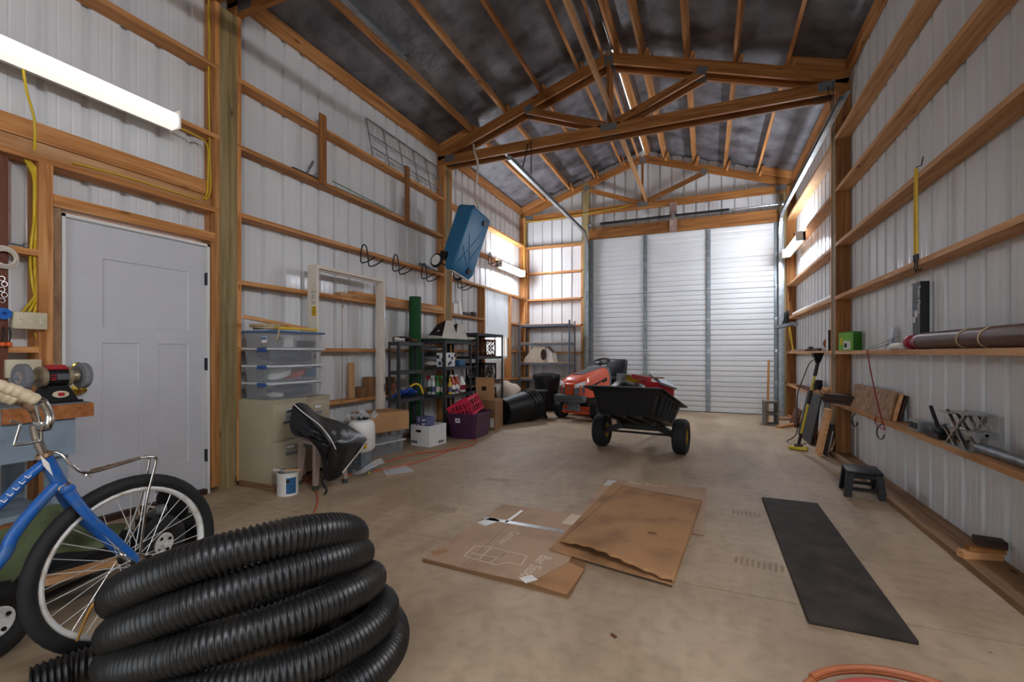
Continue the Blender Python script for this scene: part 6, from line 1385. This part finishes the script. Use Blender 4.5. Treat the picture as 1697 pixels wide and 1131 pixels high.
leanb('leaning_board', 1363, 1370, 708, 735, 'white_card', 'small white panel leaning next to the right post', 1.28, lean=.05, zb=.0)
leanb('leaning_board', 1370, 1376, 712, 738, 'fir_pale', 'small pale board leaning next to the right post', 1.31, lean=.06, zb=.045)
st_ = OX(1326, 657, 1.20 + .105); o = MB().box((1.186 + .108, st_.y, st_.z), (.003, .05, .07), M.Rotation(.17, 3, 'Y')).build('paper_sticker', 'white_card'); tag(o, 'white sticker on the tall black panel', 'sticker')
# scraps on shelf F beyond the post
for i, (y0_, y1_, x, dz, h, mt, l) in enumerate(((6.6, 7.6, 1.40, 0, .03, 'fir', 'long board at the bottom of the far scrap stack'), (6.62, 7.3, 1.39, .031, .03, 'fir_pale', 'pale board second in the far scrap stack'), (6.58, 7.0, 1.41, .062, .03, 'bench_wood', 'reddish board third in the far scrap stack'), (6.6, 6.9, 1.38, .093, .03, 'fir_pale', 'short pale board topmost in the far scrap stack'), (7.7, 8.8, 1.40, 0, .03, 'redwood', 'red board lying on the far low shelf'))):
    o = lum('scrap_board', (x, y0_, zF + .016 + dz), (x, y1_, zF + .016 + dz), h, .09, mt); tag(o, l, 'board')
T = thing('power_adapter', 'black square adapter standing on the far scrap boards', 'adapter', (1.41, 7.52, zF + .032)); MB().rbox((0, 0, .075), (.09, .16, .15), .01).build('case', 'black_plastic', T, 40); MB().cyl((-.045, -.03, .08), (-.06, -.03, .08), .03, 12).build('dial', 'dark_board', T)
# white tube on girt D
T = thing('plastic_pipe', 'long white plastic pipe with a black end on the far right girt', 'pipe', (1.41, 8.0, GT_R[2])); MB().cyl((0, -1.42, .033), (0, 1.4, .033), .032, 18).build('tube', 'white_plastic', T, 40); MB().cyl((0, -1.47, .034), (0, -1.42, .034), .033, 18).build('end_cap', 'black', T, 40)
# shelf E beyond the post
T = thing('hand_saw', 'dark hand tool lying on the far right shelf', 'tool', (1.41, 7.7, zE)); MB().bar((0, -.3, .02), (0, .2, .02), .03, .04).rbox((0, .32, .035), (.05, .18, .06), .015).build('handle', 'walnut', T, 40)
o = lum('shelf_board', (1.41, 8.1, zE + .016), (1.41, 9.4, zE + .016), .03, .10, 'ply_red'); tag(o, 'pinkish board lying on the far right shelf', 'board')
T = thing('shop_light', 'clamp light with a wooden-coloured shade on the shelf by the right post', 'lamp', (1.405, 6.78, zE)); MB().lathe([(.0, 0), (.07, 0), (.055, .06), (.02, .10), (0, .10)], 18, frame((0, .05, .09), (1, 0, 0), (0, 0, -1))).build('shade', 'bench_wood', T, 40); MB().b2((-.05, -.12, 0), (.05, -.02, .24)).build('body', 'white_plastic', T); MB().b2((-.052, -.16, 0), (.052, -.121, .25)).build('back', 'black', T)
# rack with loops at the corner
kp = OX(1304, 540, 1.22); T = thing('loop_rack', 'grey rack arm with black rubber loops on the far right corner', 'rack', (1.15, kp.y, kp.z)); MB().bar((-.06, .25, -.02), (.13, -.25, .02), .05, .07).bar((.13, -.2, 0), (.20, -.2, 0), .05, .05).build('arm', 'galv_dull', T)
for s in (-.15, .12): MB().tube(sm([(.02, s, .03), (.05, s, .10), (.06, s - .02, .22), (.06, s - .06, .23), (.06, s - .09, .18), (.05, s - .09, .06), (.03, s - .05, .03)], 5), .012, 8).build('loop', 'rubber', T, 60)
o = MB().tube(sm([V((1.22, kp.y - .2, kp.z - .03)), V((1.23, kp.y - .22, 1.45)), V((1.26, kp.y - .26, 1.25)), V((1.27, kp.y - .31, 1.20)), V((1.26, kp.y - .30, 1.27)), V((1.24, kp.y - .24, 1.5)), V((1.23, kp.y - .21, kp.z - .03))], 6), .007, 6).build('yellow_rope', 'yellow', None, 60); tag(o, 'yellow rope hanging from the loop rack', 'rope')
# electric pole scrubber (yellow stick)
f0 = FL(1323, 746); top = V((1.22, 6.42, 0)); top.z = OX(1364, 590, 1.22).z; T = thing('floor_scrubber', 'yellow and black corded floor scrubber leaning by the right post', 'scrubber', f0)
d_ = top - f0
MB().rbox((0, 0, .025), (.20, .10, .045), .015, Rz(-.3)).build('head', 'tool_yellow', T, 40); MB().rbox((0, 0, .055), (.09, .07, .03), .01).build('head_cover', 'dark_board', T, 40)
K = lambda a: V((0, 0, .05)) + (d_ - V((0, 0, .05))) * a
for a, b, r, mt, nm in ((0, .14, .018, 'black', 'neck'), (.14, .47, .013, 'tool_yellow', 'pole'), (.47, .62, .02, 'black', 'coupling'), (.62, .78, .013, 'tool_yellow', 'pole'), (.78, .93, .02, 'black', 'grip')): MB().cyl(K(a), K(b), r, 12).build(nm, mt, T, 40)
MB().hexa([K(.92) + V(q) for q in ((-.02, -.02, 0), (.02, -.02, 0), (.02, .02, 0), (-.02, .02, 0), (-.055, -.07, .12), (.055, -.07, .12), (.055, .07, .12), (-.055, .07, .12))]).build('handle', 'black_plastic', T)
MB().tube(sm([K(.70), K(.66) + V((.06, -.1, -.05)), K(.60) + V((.1, -.12, -.02))], 5), .006, 6).tube(sm([K(.98), K(.9) + V((-.02, .3, .02)), K(.8) + V((-.02, .55, -.05)), K(.5) + V((-.02, .62, .0)), K(.1) + V((.05, .55, -.02)), V((-.05, .5, .008)), V((.0, .25, .008)), V((.12, .2, .05))], 8), .006, 6).build('cord', 'black', T, 60)
